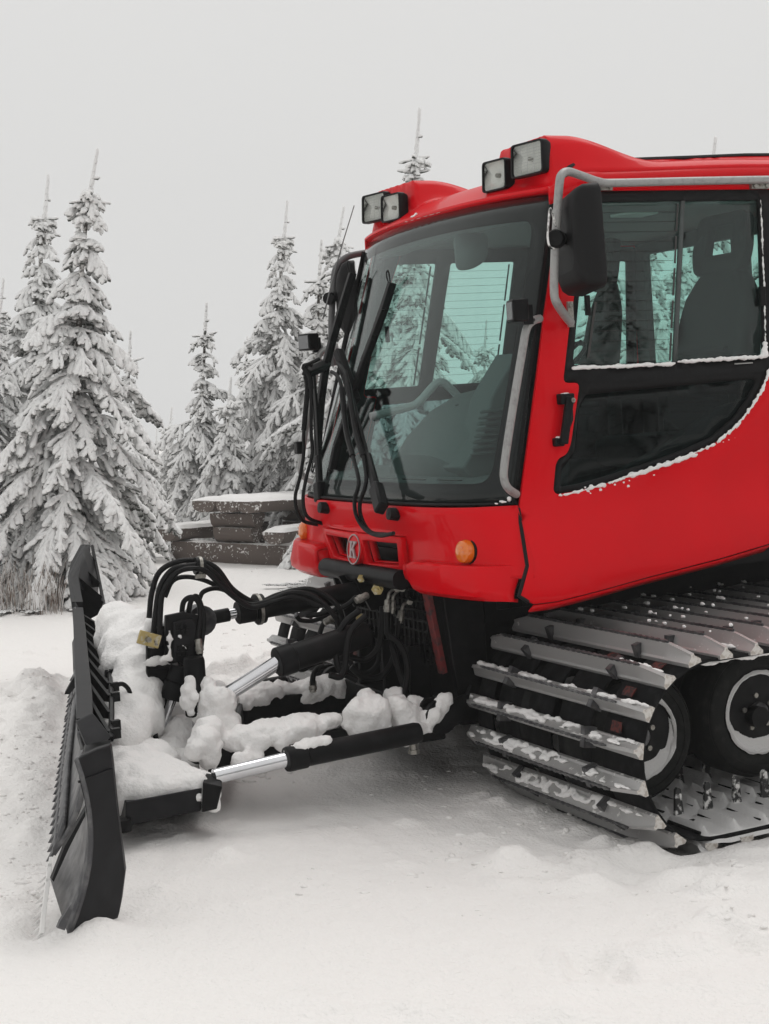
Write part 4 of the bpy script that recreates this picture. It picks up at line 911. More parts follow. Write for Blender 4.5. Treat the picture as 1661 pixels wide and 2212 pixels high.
# seats
def seat(vc, near):
    st = MB(); st.box((1.22, vc, 1.50), (.62, .50 if near else .3, .16)); so = st.build('seat', SEAT, GM, bevel=.05)
    MB().box((1.22, vc, 1.30), (.42, .36, .26)).build('seat_base', INTD, so, bevel=.02)
    b = MB(); lean = .19; rows = []
    for t in np.linspace(0, 1, 12):
        w = 1.55 + t * .90; u = 1.48 + lean * t; hw = np.interp(t, [0, .2, .55, .80, .93, 1], [.29, .31, .30, .27, .19, .12]) * (1 if near else .42); th = np.interp(t, [0, .3, .8, 1], [.10, .085, .07, .05])
        rr = rpoly([(-hw, -th), (hw, -th), (hw, th), (-hw, th)], .05, 4); rows.append([np.array([u + y, vc + x, w]) for x, y in rr + [rr[0]]])
    b.grid(rows); b.add(rows[0][:-1], [tuple(range(len(rows[0]) - 1))]); b.add(rows[-1][:-1], [tuple(range(len(rows[0]) - 1))]); b.build('backrest', SEAT, so, angle=50)
    rb = MB()
    for t in np.linspace(.15, .5, 7): rb.tube([np.array([1.48 + lean * t - .09, vc - .2, 1.55 + t * .9]), np.array([1.48 + lean * t - .095, vc + .2, 1.55 + t * .9])], .016, 6, 0)
    rb.build('backrest_rib', SEAT, so)
    hk = 1 if near else .45; hd = sheet(MB(), rpoly([(-.20 * hk, 2.40), (.20 * hk, 2.40), (.235 * hk, 2.52), (.20 * hk, 2.72), (-.20 * hk, 2.72), (-.235 * hk, 2.52)], .05), [rpoly([(-.115, 2.50), (.115, 2.50), (.11, 2.655), (-.11, 2.655)], .015)] if near else [], lambda x, w: np.array([1.665 + .2 * (w - 2.45), vc + x, w]), .05); hd.build('headrest', SEAT, so, solid=.05, bevel=.015)
    for s in (-1, 1):
        a = MB(); a.box((1.32, vc + s * .31, 1.80), (.44, .085, .07)); a.box((1.45, vc + s * .31, 1.66), (.08, .06, .26)); a.build('armrest', INTD, so, bevel=.02)
seat(1.50, True); seat(2.62, False)
k = MB()   # ribbed gaiter beside the driver, seen through the lower corner of the windscreen
k.prism([S(x, y, v=1.32) for x, y in [(1040, 1060), (1000, 1010), (1045, 940), (1062, 860), (1075, 835), (1120, 760), (1130, 1060)]], (0, .22, 0))
for i in range(8):
    p = S(1040 - 3 * i + 22, 888 + 13 * i, v=1.30); k.box(p, (.13, .03, .018))
k.build('operator_console', INT, GM, bevel=.01)
k = MB(); k.tube([np.array([.62, 1.55, 1.5]), np.array([.55, 1.55, 1.95])], .035, 10, 0); st = k.build('steering_column', BLK, GM)
k = MB(); c = np.array([.60, 1.55, 1.98]); e1 = np.array([.75, 0, .5]) / .9; e2 = np.array([0, 1., 0]); k.tube([c + e1 * .17 * math.cos(t) + e2 * .17 * math.sin(t) for t in np.linspace(0, 6.2832, 25)], .012, 8, 0, caps=False)
for t in (0, 2.1, 4.2): k.tube([c, c + e1 * .19 * math.cos(t) + e2 * .19 * math.sin(t)], .01, 6, 0)
k.build('steering_wheel', BLK, st)
k = MB(); k.add([S(x, y, v=1.75) for x, y in rpoly([(978, 505), (1052, 502), (1052, 560), (1020, 582), (985, 586)], 22)], [tuple(range(25))]); k.build('sun_visor', LINER, GM, solid=.012)
k = MB(); k.box(S(1370, 460, v=1.6), (.2, .16, .03)); k.build('ceiling_light', mat('light_cover', (.5, .52, .5), .4), GM, bevel=.006)
k = MB(); k.lathe(S(1166, 484, v=1.35), (-1, -.3, 0), [(0, .03), (.03, .03), (.035, 0)], 16); k.build('beacon_switch', mat('ochre_plastic', (.35, .25, .06), .5), GM)

# ---- chassis between the tracks
k = MB(); k.hexa([(-.06, 1.52, .30), (3.6, 1.52, .25), (3.6, 2.58, .25), (-.06, 2.58, .30), (-.13, 1.52, 1.0), (3.6, 1.52, 1.0), (3.6, 2.58, 1.0), (-.13, 2.58, 1.0)])
k.build('chassis', STEEL, GM, bevel=.01)
# dark shield under the cab above the tracks
k = MB(); k.box((2.0, VC, .99), (3.9, 2.46, .10)); k.box((2.0, 1.49, .86), (3.9, .03, .3)); k.box((2.0, 2.61, .86), (3.9, .03, .3)); k.build('track_guard', BLK, GM)
k = MB()   # perforated panel on the track guard
for i in range(9):
    for j in range(3): k.box((.12 + i * .075, 1.470, .80 + j * .07), (.008, .006, .07)); k.box((.155 + i * .075, 1.470, .765 + j * .07), (.07, .006, .008))
k.build('vent_mesh', STEEL, GM)
# rear body behind the cab
k = MB(); k.box((3.0, VC, 1.35), (1.3, 2.1, .65)); k.build('rear_deck', RED, GM, bevel=.04)
# front radiator guard: red edge bars + black mesh
for s in (-1, 1):
    a = np.array([-.235, VC + s * .505, .93]); b = np.array([-.155, VC + s * .475, .485]); t = b - a; t /= np.linalg.norm(t); k = MB(); k.box((a + b) / 2, (.47, .055, .03), [t, np.array([0, 1, 0]), np.cross(t, [0, 1, 0])]); k.build('guard_bar', REDD, GM, bevel=.004)
k = MB(); gu = lambda v, w: np.array([np.interp(w, [.45, .93], [-.15, -.225]), v, w])
for i in range(17): v = VC - .42 + i * .0525; k.box((gu(v, .52) + gu(v, .88)) / 2, (.012, .009, .37))
for j in range(8): w = .52 + j * .052; k.box(gu(VC, w), (.014, .85, .009))
k.box(gu(VC, .71) + np.array([.0, 0, 0]), (.016, .05, .40)); k.build('radiator_guard', STEEL, GM)
k = MB()
for s in (-1, 1):
    k.hexa([(-.11, VC + s * .55 - .02, .22), (.05, VC + s * .55 - .02, .22), (.05, VC + s * .55 + .02, .22), (-.11, VC + s * .55 + .02, .22), (-.19, VC + s * .55 - .02, 1.0), (.05, VC + s * .55 - .02, 1.0), (.05, VC + s * .55 + .02, 1.0), (-.19, VC + s * .55 + .02, 1.0)])
for s in (-.3, .0, .3): k.box((-.2, VC + s, .42), (.12, .03, .36))
k.box((-.22, VC, .97), (.16, 1.0, .09)); k.box((-.20, VC, .26), (.14, 1.0, .14)); k.build('front_frame', STEEL, GM, bevel=.006)
k = MB(); k.tube([(-.36, VC - .5, .965), (-.36, VC + .42, .965)], .05, 16, 0); k.build('cross_tube', STEEL, GM)
k = MB(); k.prism([(-.38, VC + .30, .95), (-.28, VC + .30, .95), (-.24, VC + .30, .62), (-.30, VC + .30, .62)], (0, .02, 0)); k.prism([(-.44, VC - .12, .95), (-.26, VC - .12, .95), (-.24, VC - .12, .78), (-.36, VC - .12, .78)], (0, .02, 0)); k.prism([(-.44, VC + .08, .95), (-.26, VC + .08, .95), (-.24, VC + .08, .78), (-.36, VC + .08, .78)], (0, .02, 0)); k.build('bracket_plate', STEEL, GM)

def cylinder(name, a, b, rod_end, r, rr, rodmat=CHROME, end=True):
    """hydraulic ram: barrel a->b, rod b->rod_end"""
    a, b, c = map(lambda p: np.asarray(p, float), (a, b, rod_end)); t = b - a; L = np.linalg.norm(t); t /= L
    k = MB(); k.lathe(a, t, [(0, r * .9), (.02, r), (L - .09, r), (L - .085, r * 1.12), (L - .005, r * 1.12), (L, r * 1.05), (L, 0)], 24); o = k.build(name, STEEL, GM)
    k = MB(); k.tube([b, c], rr, 20, 0); k.build('rod', rodmat, o)
    return o
# top link
tl0, tl1, tl2 = S(800, 1272, v=2.05), S(512, 1324, v=2.05), S(438, 1338, v=2.05)
o = cylinder('top_link', tl0, tl1, tl2, .052, .026); k = MB(); k.tube([lerp(tl1, tl2, .25), lerp(tl1, tl2, 1.3)], .034, 14, 0); k.build('rod_sleeve', STEEL, o)
k = MB(); t = (tl1 - tl0) / np.linalg.norm(tl1 - tl0); k.lathe(lerp(tl1, tl0, .16), t, [(-.02, .052), (-.02, .075), (.02, .075), (.02, .052)], 24); k.build('clamp_band', RUB, o)
k = MB(); k.lathe(lerp(tl1, tl0, .15), t, [(-.008, .074), (-.008, .080), (.008, .080), (.008, .074)], 24); k.build('band', ZINC, o)
k = MB(); k.lathe(tl2 + np.array([-.02, -.05, 0]), (0, 1, 0), [(0, .075), (.09, .075), (.09, .035), (0, .035), (0, .075)], 20); k.build('link_eye', WORN, o)
# lift ram, near one and its twin
for dv in (0,):
    q = lambda x, y: S(x, y, v=1.72) + np.array([0, dv, 0])
    o = cylinder('lift_ram', q(792, 1368), q(598, 1432), q(478, 1508), .066, .036)
    k = MB(); k.tube([q(640, 1440), q(655, 1447), q(690, 1425), q(735, 1400)], .012, 8, 4); k.build('ram_pipe', STEEL, o)
# angle rams on the outsides
for f in both:
    q = lambda x, y: M_(S(x, y, v=1.22), f)
    o = cylinder('angle_ram', q(905, 1582), q(622, 1640), q(462, 1678), .050, .034)
    if not f: k = MB(); k.lathe(q(622, 1640), q(905, 1582) - q(622, 1640), [(-.01, .054), (.0, .057), (.03, .057), (.03, .05)], 24); k.build('ram_gland', STEEL, o)
# push frame
def beam(name, P, Wd, Ht, m=STEEL):
    k = MB(); P = [np.asarray(p, float) for p in P]
    for a, b in zip(P[:-1], P[1:]):
        t = b - a; L = np.linalg.norm(t); t /= L; s = np.cross([0, 0, 1], t); s /= np.linalg.norm(s); k.box((a + b) / 2, (L + .02, Wd, Ht), [t, s, np.cross(t, s)])
    return k.build(name, m, GM, bevel=.008)
nb0, nb1, nb2 = S(950, 1565, v=1.45), S(735, 1600, v=1.50), S(470, 1640, v=1.60)
beam('push_beam', [nb0, nb1, nb2], .09, .13); 
fb0, fb1, fb2 = S(800, 1510, v=2.62), S(700, 1515, v=2.60), S(500, 1540, v=2.50)
beam('push_beam', [fb0, fb1, fb2], .09, .13)
beam('cross_beam', [S(478, 1640, v=1.60), S(500, 1545, v=2.50)], .13, .14)
beam('cross_beam', [S(800, 1580, v=1.45), S(800, 1510, v=2.62)], .12, .12)
for f in both:
    c = M_(S(942, 1545, v=1.42), f); k = MB(); k.lathe(c + np.array([0, -.06, 0]), (0, 1, 0), [(0, 0), (0, .085), (.03, .085), (.03, .045), (.09, .045), (.09, .085), (.12, .085), (.12, 0)], 20); k.build('frame_pivot', STEEL, GM)
    k = MB(); k.prism([M_(S(x, y, v=1.40), f) for x, y in [(940, 1530), (1010, 1500), (1020, 1480), (1000, 1560), (960, 1580)]], (0, .03 if not f else -.03, 0)); k.build('pivot_lug', STEEL, GM)
c = S(430, 1628, v=1.50); k = MB(); k.lathe(c, (0, 1, 0), [(0, .0), (0, .05), (.06, .05)], 16); k.build('frame_pin', STEEL, GM, bevel=.004)
k = MB(); k.lathe(S(432, 1630, v=1.48), (-.2, -1, 0), [(0, .02), (.02, .018), (.02, 0)], 6); k.build('pin_bolt', BRASS, GM)
k = MB(); k.lathe(S(893, 1605, v=1.25), (0, 0, -1), [(0, .02), (.03, .02), (.03, .027), (.05, .027), (.05, 0)], 6); k.build('hanging_bolt', ZINC, GM)
# mast / tilt bracket
def plate(name, pts, v, th, m=STEEL, bevel=.005): return MB().prism([S(x, y, v=v) for x, y in pts], (0, th, 0)).build(name, m, GM, bevel=bevel)
plate('mast_plate', [(358, 1330), (398, 1322), (432, 1330), (438, 1350), (436, 1400), (428, 1470), (440, 1545), (412, 1545), (402, 1440), (388, 1430), (368, 1435), (358, 1420)], 1.93, .03)
plate('mast_plate', [(318, 1372), (358, 1348), (385, 1336), (392, 1436), (372, 1440), (362, 1560), (352, 1590), (338, 1560), (318, 1450)], 2.02, .03)
plate('mast_plate', [(318, 1372), (358, 1348), (438, 1336), (438, 1400), (400, 1440), (362, 1560), (338, 1560), (318, 1450)], 2.22, .03)
k = MB(); k.hexa([S(*p, v=2.0) for p in [(322, 1446), (390, 1446)]] + [S(*p, v=2.24) for p in [(390, 1446), (322, 1446)]] + [S(*p, v=2.0) for p in [(322, 1375), (390, 1340)]] + [S(*p, v=2.24) for p in [(390, 1340), (322, 1375)]]); k.build('mast_box', STEEL, GM, bevel=.006)
plate('casting_frame', [(374, 1345), (395, 1338), (418, 1338), (424, 1350), (424, 1420), (414, 1428), (376, 1428)], 1.915, .012, BLADE)
k = MB()
for i, (x0, y0) in enumerate([(383, 1352), (384, 1366), (386, 1398), (385, 1412)]): 
    for j in range(3): k.box(S(x0 + j * 9, y0, v=1.908), (.012, .006, .018)); k.box(S(x0 + 3 + j * 9, y0 + 5, v=1.908), (.016, .006, .005))
k.build('cast_lettering', STEEL, GM)
o = cylinder('tilt_ram', S(392, 1440, v=1.98), S(372, 1512, v=1.98), S(352, 1570, v=1.98), .055, .022)
o = cylinder('tilt_ram', S(418, 1420, v=1.82), S(427, 1545, v=1.82), S(428, 1600, v=1.82), .052, .028)
k = MB(); k.box(S(322, 1381, v=1.9), (.11, .02, .065), [np.array([.93, 0, -.36]), np.array([0, 1, 0]), np.array([.36, 0, .93])]); b_ = k.build('manifold_plate', BRASS, GM, bevel=.003)
k = MB(); k.lathe(S(321, 1382, v=1.88), (0, -1, 0), [(0, .014), (.012, .012), (.012, 0)], 12)
for p in ((338, 1392), (336, 1386)): k.lathe(S(*p, v=1.885), (0, -1, 0), [(0, .006), (.004, .006), (.004, 0)], 8)
k.build('plate_bolt', ZINC, b_)
# hoses
HO = [
 (.0135, [(322, 1335, 2.0), (328, 1280, 2.0), (345, 1235, 2.0), (385, 1213, 2.0), (430, 1212, 2.0), (468, 1228, 2.0), (500, 1270, 2.0), (535, 1295, 2.0), (560, 1302, 2.0), (600, 1285, 2.0), (660, 1272, 1.98), (700, 1285, 1.95), (730, 1310, 1.9), (740, 1345, 1.9), (735, 1390, 1.9), (740, 1440, 1.85)]),
 (.0135, [(330, 1385, 1.95), (335, 1330, 1.95), (345, 1270, 1.95), (370, 1232, 1.95), (405, 1222, 1.95), (440, 1222, 1.95), (475, 1250, 1.95), (505, 1288, 1.95), (540, 1306, 1.95), (575, 1300, 1.93), (630, 1280, 1.93), (680, 1290, 1.9), (722, 1330, 1.85), (737, 1370, 1.85), (738, 1430, 1.8)]),
 (.0135, [(344, 1395, 1.93), (346, 1330, 1.93), (352, 1280, 1.93), (378, 1240, 1.93), (410, 1228, 1.93), (445, 1234, 1.93), (480, 1268, 1.93), (520, 1300, 1.93), (548, 1312, 1.93), (590, 1300, 1.92), (640, 1290, 1.92), (690, 1310, 1.88)]),
 (.012, [(356, 1290, 2.05), (372, 1256, 2.05), (400, 1246, 2.05), (440, 1253, 2.05), (480, 1272, 2.05), (530, 1300, 2.05)]),
 (.013, [(392, 1330, 1.98), (397, 1300, 1.98), (415, 1290, 1.96), (430, 1305, 1.95), (432, 1340, 1.93), (428, 1380, 1.9), (432, 1410, 1.88)]),
 (.013, [(406, 1330, 1.98), (412, 1300, 1.96), (424, 1288, 1.96), (435, 1310, 1.95), (440, 1345, 1.93), (434, 1400, 1.9), (430, 1450, 1.86), (430, 1490, 1.84)]),
 (.012, [(430, 1296, 1.97), (440, 1278, 1.98), (470, 1271, 2.0), (510, 1285, 2.02), (550, 1306, 2.0)]),
 (.013, [(330, 1545, 1.9), (334, 1580, 1.88), (342, 1610, 1.85), (358, 1640, 1.8), (385, 1660, 1.75)]),
 (.011, [(250, 1480, 1.9), (266, 1478, 1.9), (280, 1495, 1.9), (282, 1530, 1.9)]),
 (.012, [(640, 1330, 2.1), (650, 1340, 2.1), (680, 1340, 2.1), (710, 1325, 2.08), (730, 1312, 2.05)]),
 (.016, [(775, 1320, 1.7), (745, 1345, 1.7), (728, 1380, 1.7), (726, 1420, 1.68), (736, 1450, 1.66), (770, 1470, 1.65)]),
 (.016, [(790, 1330, 1.65), (760, 1360, 1.65), (750, 1395, 1.63), (745, 1440, 1.62), (735, 1462, 1.6), (712, 1458, 1.6)]),
 (.016, [(836, 1310, 1.75), (836, 1345, 1.75), (838, 1370, 1.73), (860, 1388, 1.7), (876, 1420, 1.66), (880, 1460, 1.62), (872, 1500, 1.58), (852, 1545, 1.5)]),
 (.016, [(845, 1312, 1.78), (842, 1350, 1.78), (846, 1390, 1.76), (856, 1430, 1.7), (868, 1470, 1.66), (884, 1510, 1.6)]),
 (.016, [(826, 1310, 1.8), (824, 1360, 1.8), (816, 1400, 1.8), (790, 1425, 1.8), (760, 1420, 1.8), (742, 1405, 1.82)]),
 (.016, [(862, 1335, 1.8), (858, 1380, 1.8), (846, 1430, 1.8), (820, 1462, 1.8), (785, 1462, 1.8), (758, 1440, 1.82)]),
 (.013, [(770, 1290, 1.9), (744, 1310, 1.9), (700, 1325, 1.92), (665, 1330, 1.95)]),
 (.014, [(700, 1440, 1.9), (685, 1445, 1.9), (676, 1462, 1.88), (676, 1490, 1.86)]),
 (.013, [(800, 1350, 1.9), (770, 1380, 1.9), (756, 1420, 1.9), (770, 1450, 1.9), (800, 1450, 1.88), (818, 1425, 1.86), (816, 1380, 1.86)]),
 (.013, [(690, 1370, 2.15), (700, 1345, 2.15), (716, 1335, 2.15), (728, 1350, 2.12), (730, 1380, 2.1)]),
]
for r, P in HO: k = MB(); k.tube([S(x, y, v=v) for x, y, v in P], r, 10, 6); k.build('hydraulic_hose', RUB, GM)
for P in [[(330, 1385, 1.95), (327, 1400, 1.95)], [(852, 1545, 1.5), (848, 1575, 1.5)], [(838, 1295, 1.75), (836, 1322, 1.75)], [(848, 1296, 1.77), (846, 1324, 1.78)], [(868, 1318, 1.8), (863, 1346, 1.8)], [(428, 1380, 1.89), (432, 1412, 1.88)], [(430, 1450, 1.85), (431, 1478, 1.84)], [(676, 1470, 1.88), (676, 1495, 1.86)], [(795, 1285, 1.75), (768, 1298, 1.75)], [(331, 1530, 1.9), (331, 1552, 1.9)], [(700, 1345, 2.0), (722, 1335, 2.0)]]:
    a, b = [S(x, y, v=v) for x, y, v in P]; t = (b - a); L = np.linalg.norm(t); k = MB(); k.lathe(a, t / L, [(0, .014), (.006, .018), (L * .5, .018), (L * .52, .021), (L * .8, .021), (L * .82, .017), (L, .017), (L, 0)], 10); k.build('hose_fitting', ZINC, GM)
for P in [[(838, 1296, 1.75), (842, 1280, 1.75), (856, 1270, 1.75)], [(848, 1298, 1.77), (852, 1284, 1.77), (868, 1270, 1.77)], [(868, 1320, 1.8), (872, 1306, 1.8), (884, 1298, 1.8)]]:
    k = MB(); k.tube([S(x, y, v=v) for x, y, v in P], .009, 8, 5); a = S(*P[-1][:2], v=P[-1][2]); k.lathe(a, (.3, .9, .2), [(-.02, .016), (.03, .016), (.03, 0)], 6); k.build('elbow_fitting', ZINC, GM)
for (x, y, v, r) in [(815, 1273, 1.8, .024), (858, 1255, 1.85, .018), (777, 1335, 1.8, .016), (780, 1250, 1.9, .016)]:
    k = MB(); k.lathe(S(x, y, v=v), (-.5, -.8, 0), [(-.03, r * 1.3), (0, r * 1.3), (0, r * .95), (.03, r * .95), (.03, r * .5), (.045, r * .5), (.045, 0)], 6); k.build('bolt', BRASS, GM)
k = MB(); a = S(430, 1222, v=1.97); k.lathe(a, (1, 0, -.1), [(-.022, .03), (-.022, .042), (.022, .042), (.022, .03)], 16); o = k.build('hose_strap', RUB, GM)
k = MB(); k.lathe(a, (1, 0, -.1), [(-.008, .041), (-.008, .046), (.008, .046), (.008, .041)], 16); k.box(a + np.array([0, -.01, -.05]), (.05, .02, .02)); k.build('strap_band', ZINC, o)

# ---- tracks
TC = np.array([.33, .285]); RC = .398
def path():  # belt centre line, closed, (u,w) and outward normal
    P = []; 
    for u in np.arange(.33, 4.4, .16): P.append((u, TC[1] + RC + .012 * 0, 0, 1))
    for a in np.arange(90, 270, 15): P.insert(0, (TC[0] + RC * math.cos(R_(a)), TC[1] + RC * math.sin(R_(a)), math.cos(R_(a)), math.sin(R_(a)))) if False else None
    return P
def belt_pts():
    A = [(u, TC[1] + RC - .005) for u in np.linspace(4.4, .36, 28)]
    A += [(TC[0] + RC * math.cos(R_(a)), TC[1] + RC * math.sin(R_(a)) ) for a in range(94, 236, 9)]
    A += [(.15, -.058), (.20, -.074), (.26, -.083), (.34, -.086)] + [(u, -.086) for u in np.linspace(.5, 4.4, 26)]
    A += [(4.4 + .38 * math.cos(R_(a)), .297 + .383 * math.sin(R_(a))) for a in range(-80, 90, 15)] + [(4.4, TC[1] + RC)]
    return A
BP = belt_pts()
BELTS = [(.015, .30), (.41, .66), (.73, .93), (1.0, 1.2), (1.26, 1.40)]
def grouser_mesh(seed):
    """one aluminium cross bar in its own frame: x along width, y along travel, z outward"""
    rg = np.random.default_rng(seed); L = 1.45; k = MB(); st = [(0.0, .62, .030, .040), (.05, .82, .040, .060), (.14, 1.0, .044, .078), (L - .14, 1.0, .044, .078), (L - .05, .85, .04, .062), (L, .62, .03, .042)]
    xs_ = np.concatenate([[0, .05, .14], np.linspace(.2, L - .2, 8), [L - .14, L - .05, L]]); rows = []
    for x in xs_:
        hh = np.interp(x, [0, .14, L - .14, L], [.050, .082, .082, .050]); wd = .033
        rows.append([np.array([x, y, z]) for y, z in ((-wd, .0), (-wd, .016), (-.025, .024), (-.009, hh - .012), (-.008, hh), (.008, hh), (.009, hh - .012), (.025, .024), (wd, .016), (wd, .0))])
    k.cur = 0; k.grid(rows); n = len(rows[0]); k.cur = 1; k.add(rows[0], [tuple(range(n))]); k.add(rows[-1], [tuple(range(n))[::-1]])
    k.cur = 2   # toothed wear strip with square holes (rows of small dark studs)
    k.box((L / 2, 0, .086), (L - .30, .007, .014))
    for i in range(26): k.box((.18 + i * (L - .36) / 25, 0, .088), (.02, .012, .012))
    k.cur = 0   # clamp plates
    for x in (.36, 1.08): k.box((x, 0, .034), (.035, .088, .06), m=2)
    k.cur = 3
    for i in range(5):
        x = rg.uniform(.05, 1.4); 
    return k
GR = grouser_mesh(1).build('grouser', [ALU, ALUEND, WORN, ALUEND], None, bevel=0, angle=25); GRM = GR.data; bpy.data.objects.remove(GR)
slots = [(106, 0), (126.5, 0), (149, 0), (171, 0), (193, 0), (216, 0), (239, 0)]
TOOTH = frosted('tooth_rimed', (.03, .03, .03), scale=30, lo=.5, hi=.6)
def track(far):
    v0 = 0. if not far else 2 * VC - 1.45
    t0 = bpy.data.objects.new('track', None); link(t0, GM)
    P = []
    for a, _ in slots:
        P.append((TC[0] + RC * math.cos(R_(a)), TC[1] + RC * math.sin(R_(a)), math.cos(R_(a)), math.sin(R_(a))))
    P[-1] = (.098, -.032, -.62, -.78); P.append((.25, -.088, -.15, -.99))
    for u in np.arange(.382, 4.4, .16): P.append((u, TC[1] + RC - .009 + .005 * math.sin(u * 9), 0, 1))
    for u in np.arange(.435, 4.4, .16): P.append((u, -.092, 0, -1))
    for u, w, nu, nw in P:
        o = bpy.data.objects.new('grouser', GRM); link(o, t0); l = math.hypot(nu, nw); nu /= l; nw /= l
        o.matrix_local = Matrix([[0, -nw * -1 * -1, nu, u], [1, 0, 0, v0], [0, nu, nw, w], [0, 0, 0, 1]])
    for b0, b1 in BELTS:
        k = MB(); k.grid([[np.array([u, v0 + v, w]) for u, w in BP] for v in np.linspace(b0, b1, 3)]); o = k.build('belt', BELT, t0, solid=.014, solid_off=1, angle=60)
    for a, vv in ((117, .16), (117, .50), (139, .20), (161, .19)):  # thin dull-red boxes on the belt between the front cross bars
        k = MB(); cu, cw = TC[0] + (RC + .016) * math.cos(R_(a)), TC[1] + (RC + .016) * math.sin(R_(a)); k.box((cu, v0 + vv, cw), (.045, .075, .004), [np.array([-math.sin(R_(a)), 0, math.cos(R_(a))]), np.array([0, 1, 0]), np.array([math.cos(R_(a)), 0, math.sin(R_(a))])]); k.build('red_patch', REDB, t0)
    for u in np.arange(.20, 4.3, .16):
        for v in (.37, .80):
            k = MB(); k.prism([(u - .024, v0 + v, -.08), (u + .024, v0 + v, -.08), (u + .014, v0 + v, .045), (u + .004, v0 + v, .055), (u - .004, v0 + v, .055), (u - .014, v0 + v, .045)], (0, .016, 0)); k.build('guide_tooth', TOOTH, t0)
    for i, u in enumerate(np.arange(.26, 4.3, .16)):
        for j, (a, b) in enumerate(((.06, .30), (.42, .66))):
            k = MB(); uu = u + (.07 if j else 0); k.box((uu - .014, v0 + (a + b) / 2, -.0655), (.016, b - a, .026)); k.build('belt_bar', BELT, t0, bevel=.006)
    return t0
for f in both: track(f)
def wheel(u, v, w, r, W_, far, rim=.185):
    s = -1 if not far else 1; vv = v if not far else 2 * VC - v
    k = MB(); h = W_; c = (u, vv, w); ax = (0, s, 0)    # axis points outwards, face at 0
    k.lathe(c, ax, [(-h, r * .80), (-h, r * .95), (-h * .85, r), (-h * .15, r), (-.02, r * .975), (-.004, r * .935), (-.007, r * .925), (.0, r * .915), (.006, r * .85), (.0075, r * .80), (.003, r * .795), (.004, rim * 1.12), (-.008, rim * 1.02), (-.03, rim)], 48)
    o = k.build('wheel', TYRE, GM, angle=50)
    k = MB(); k.lathe(c, ax, [(-.012, rim * 1.03), (.0, rim * 1.02), (.0, rim * .95), (-.06, rim * .90), (-.085, rim * .86), (-.085, rim * .72), (-.07, rim * .6), (-.055, rim * .5), (-.055, rim * .2), (-.03, rim * .18), (-.02, .0)], 40); k.build('rim', STEEL, o)
    k = MB(); k.lathe(c, ax, [(-.05, rim * .26), (.01, rim * .24), (.022, rim * .18), (.022, 0)], 20)
    k.build('hub', WORN, o)
    for q in range(5):
        an = q * 2 * math.pi / 5 + .4; k = MB(); k.lathe(np.array([u + math.cos(an) * rim * .42, vv, w + math.sin(an) * rim * .42]), ax, [(-.06, .02), (-.02, .02), (-.02, .014), (-.005, .012), (-.005, 0)], 8); k.build('wheel_nut', ZINC, o)
    # snow packed in the lower half of the rim
    k = MB(); rows = []
    for an in np.linspace(R_(150), R_(395), 40):
        e = math.sin((an - R_(150)) / R_(245) * math.pi); n_ = .25 * float(fbm(np.array([an * 4 + u]), np.array([1.]), 3, 80)[0]); ri = rim * (.97 - .52 * e ** .8 * (1 + n_) * (1.25 if abs(an - R_(270)) < 1 else .8)); 
        rows.append([np.array([u + math.cos(an) * q, vv + s * d, w + math.sin(an) * q]) for q, d in ((rim * 1.0, .006), (lerp(rim, ri, .4), -.008 - .01 * n_), (ri, -.03), (ri, -.085))])
    k.grid(rows); rows = []
    for an in np.linspace(0, 2 * math.pi, 49):
        n_ = float(fbm(np.array([math.cos(an) * 5 + u * 3]), np.array([math.sin(an) * 5]), 3, 82)[0]); rows.append([np.array([u + math.cos(an) * q, vv + s * d, w + math.sin(an) * q]) for q, d in ((rim * (1.05 + .05 * n_), .004), (rim * 1.0, .012), (rim * (.95 - .05 * n_), .005), (rim * .93, -.03))])
    k.grid(rows); q = k.build('packed_snow', SNOWD, o)
    return o
for f in both:
    wheel(.225, .44, .29, .295, .20, f); 
    for i, u in enumerate((.885, 1.54, 2.2, 2.86, 3.52)): wheel(u, .44, .305, .305, .24, f)
    wheel(4.35, .45, .29, .27, .25, f)
    for v in (.95,):
        for u in (.225, .885, 1.54, 2.2, 2.86, 3.52): wheel(u, v, .30, .29, .2, f)
    k = MB(); k.tube([M_((.245, .5, .285), f), M_((.245, 1.55, .285), f)], .05, 12, 0); k.tube([M_((.86, .4, .29), f), M_((.86, 1.55, .29), f)], .05, 12, 0); k.build('axle', STEEL, GM)

# ---- blade (stations along its length: world points at measured distances)
bl = bpy.data.objects.new('blade', None); link(bl, GM)
ST = [ # depth, px/py of top front edge, px/py of lower edge
 (5.46, (165, 1642), (150, 2018)), (5.95, (176, 1620), (112, 1900)), (6.35, (172, 1590), (118, 1842)), (7.4, (166, 1478), (132, 1690)), (8.6, (163, 1385), (150, 1560)), (9.9, (160, 1312), (163, 1455)), (10.7, (150, 1243), (160, 1390)), (11.4, (182, 1178), (196, 1330))]
def bsec(dep, tp_, bp_):
    T = D(*tp_, dep); B_ = D(*bp_, dep); back = np.array([.98, .2, 0]); P = []
    for t in np.linspace(0, 1, 11): P.append(lerp(T, B_, t) + back * (.062 * math.sin(math.pi * t) ** .9))
    return P, T, B_
# moldboard main
k = MB(); rows = [[loc(p) for p in bsec(*s)[0]] for s in ST[2:6]]
def densify(rows, n): 
    out = []
    for a, b in zip(rows[:-1], rows[1:]):
        for i in range(n): out.append([lerp(p, q, i / n) for p, q in zip(a, b)])
    return out + [rows[-1]]
k.grid(densify(rows, 4)); k.build('moldboard', WORN, bl, solid=.02, solid_off=0)
k = MB(); rows = [[loc(p) for p in bsec(*s)[0]] for s in ST[5:8]]; k.grid(densify(rows, 3)); k.build('wing', BLADE, bl, solid=.03, solid_off=0)
k = MB(); rows = [[loc(p) for p in bsec(*s)[0]] for s in ST[0:2]]; rows[1] = [p for p in rows[1]]; k.grid(densify(rows, 3)); k.build('wing', WORN, bl, solid=.016, solid_off=0)
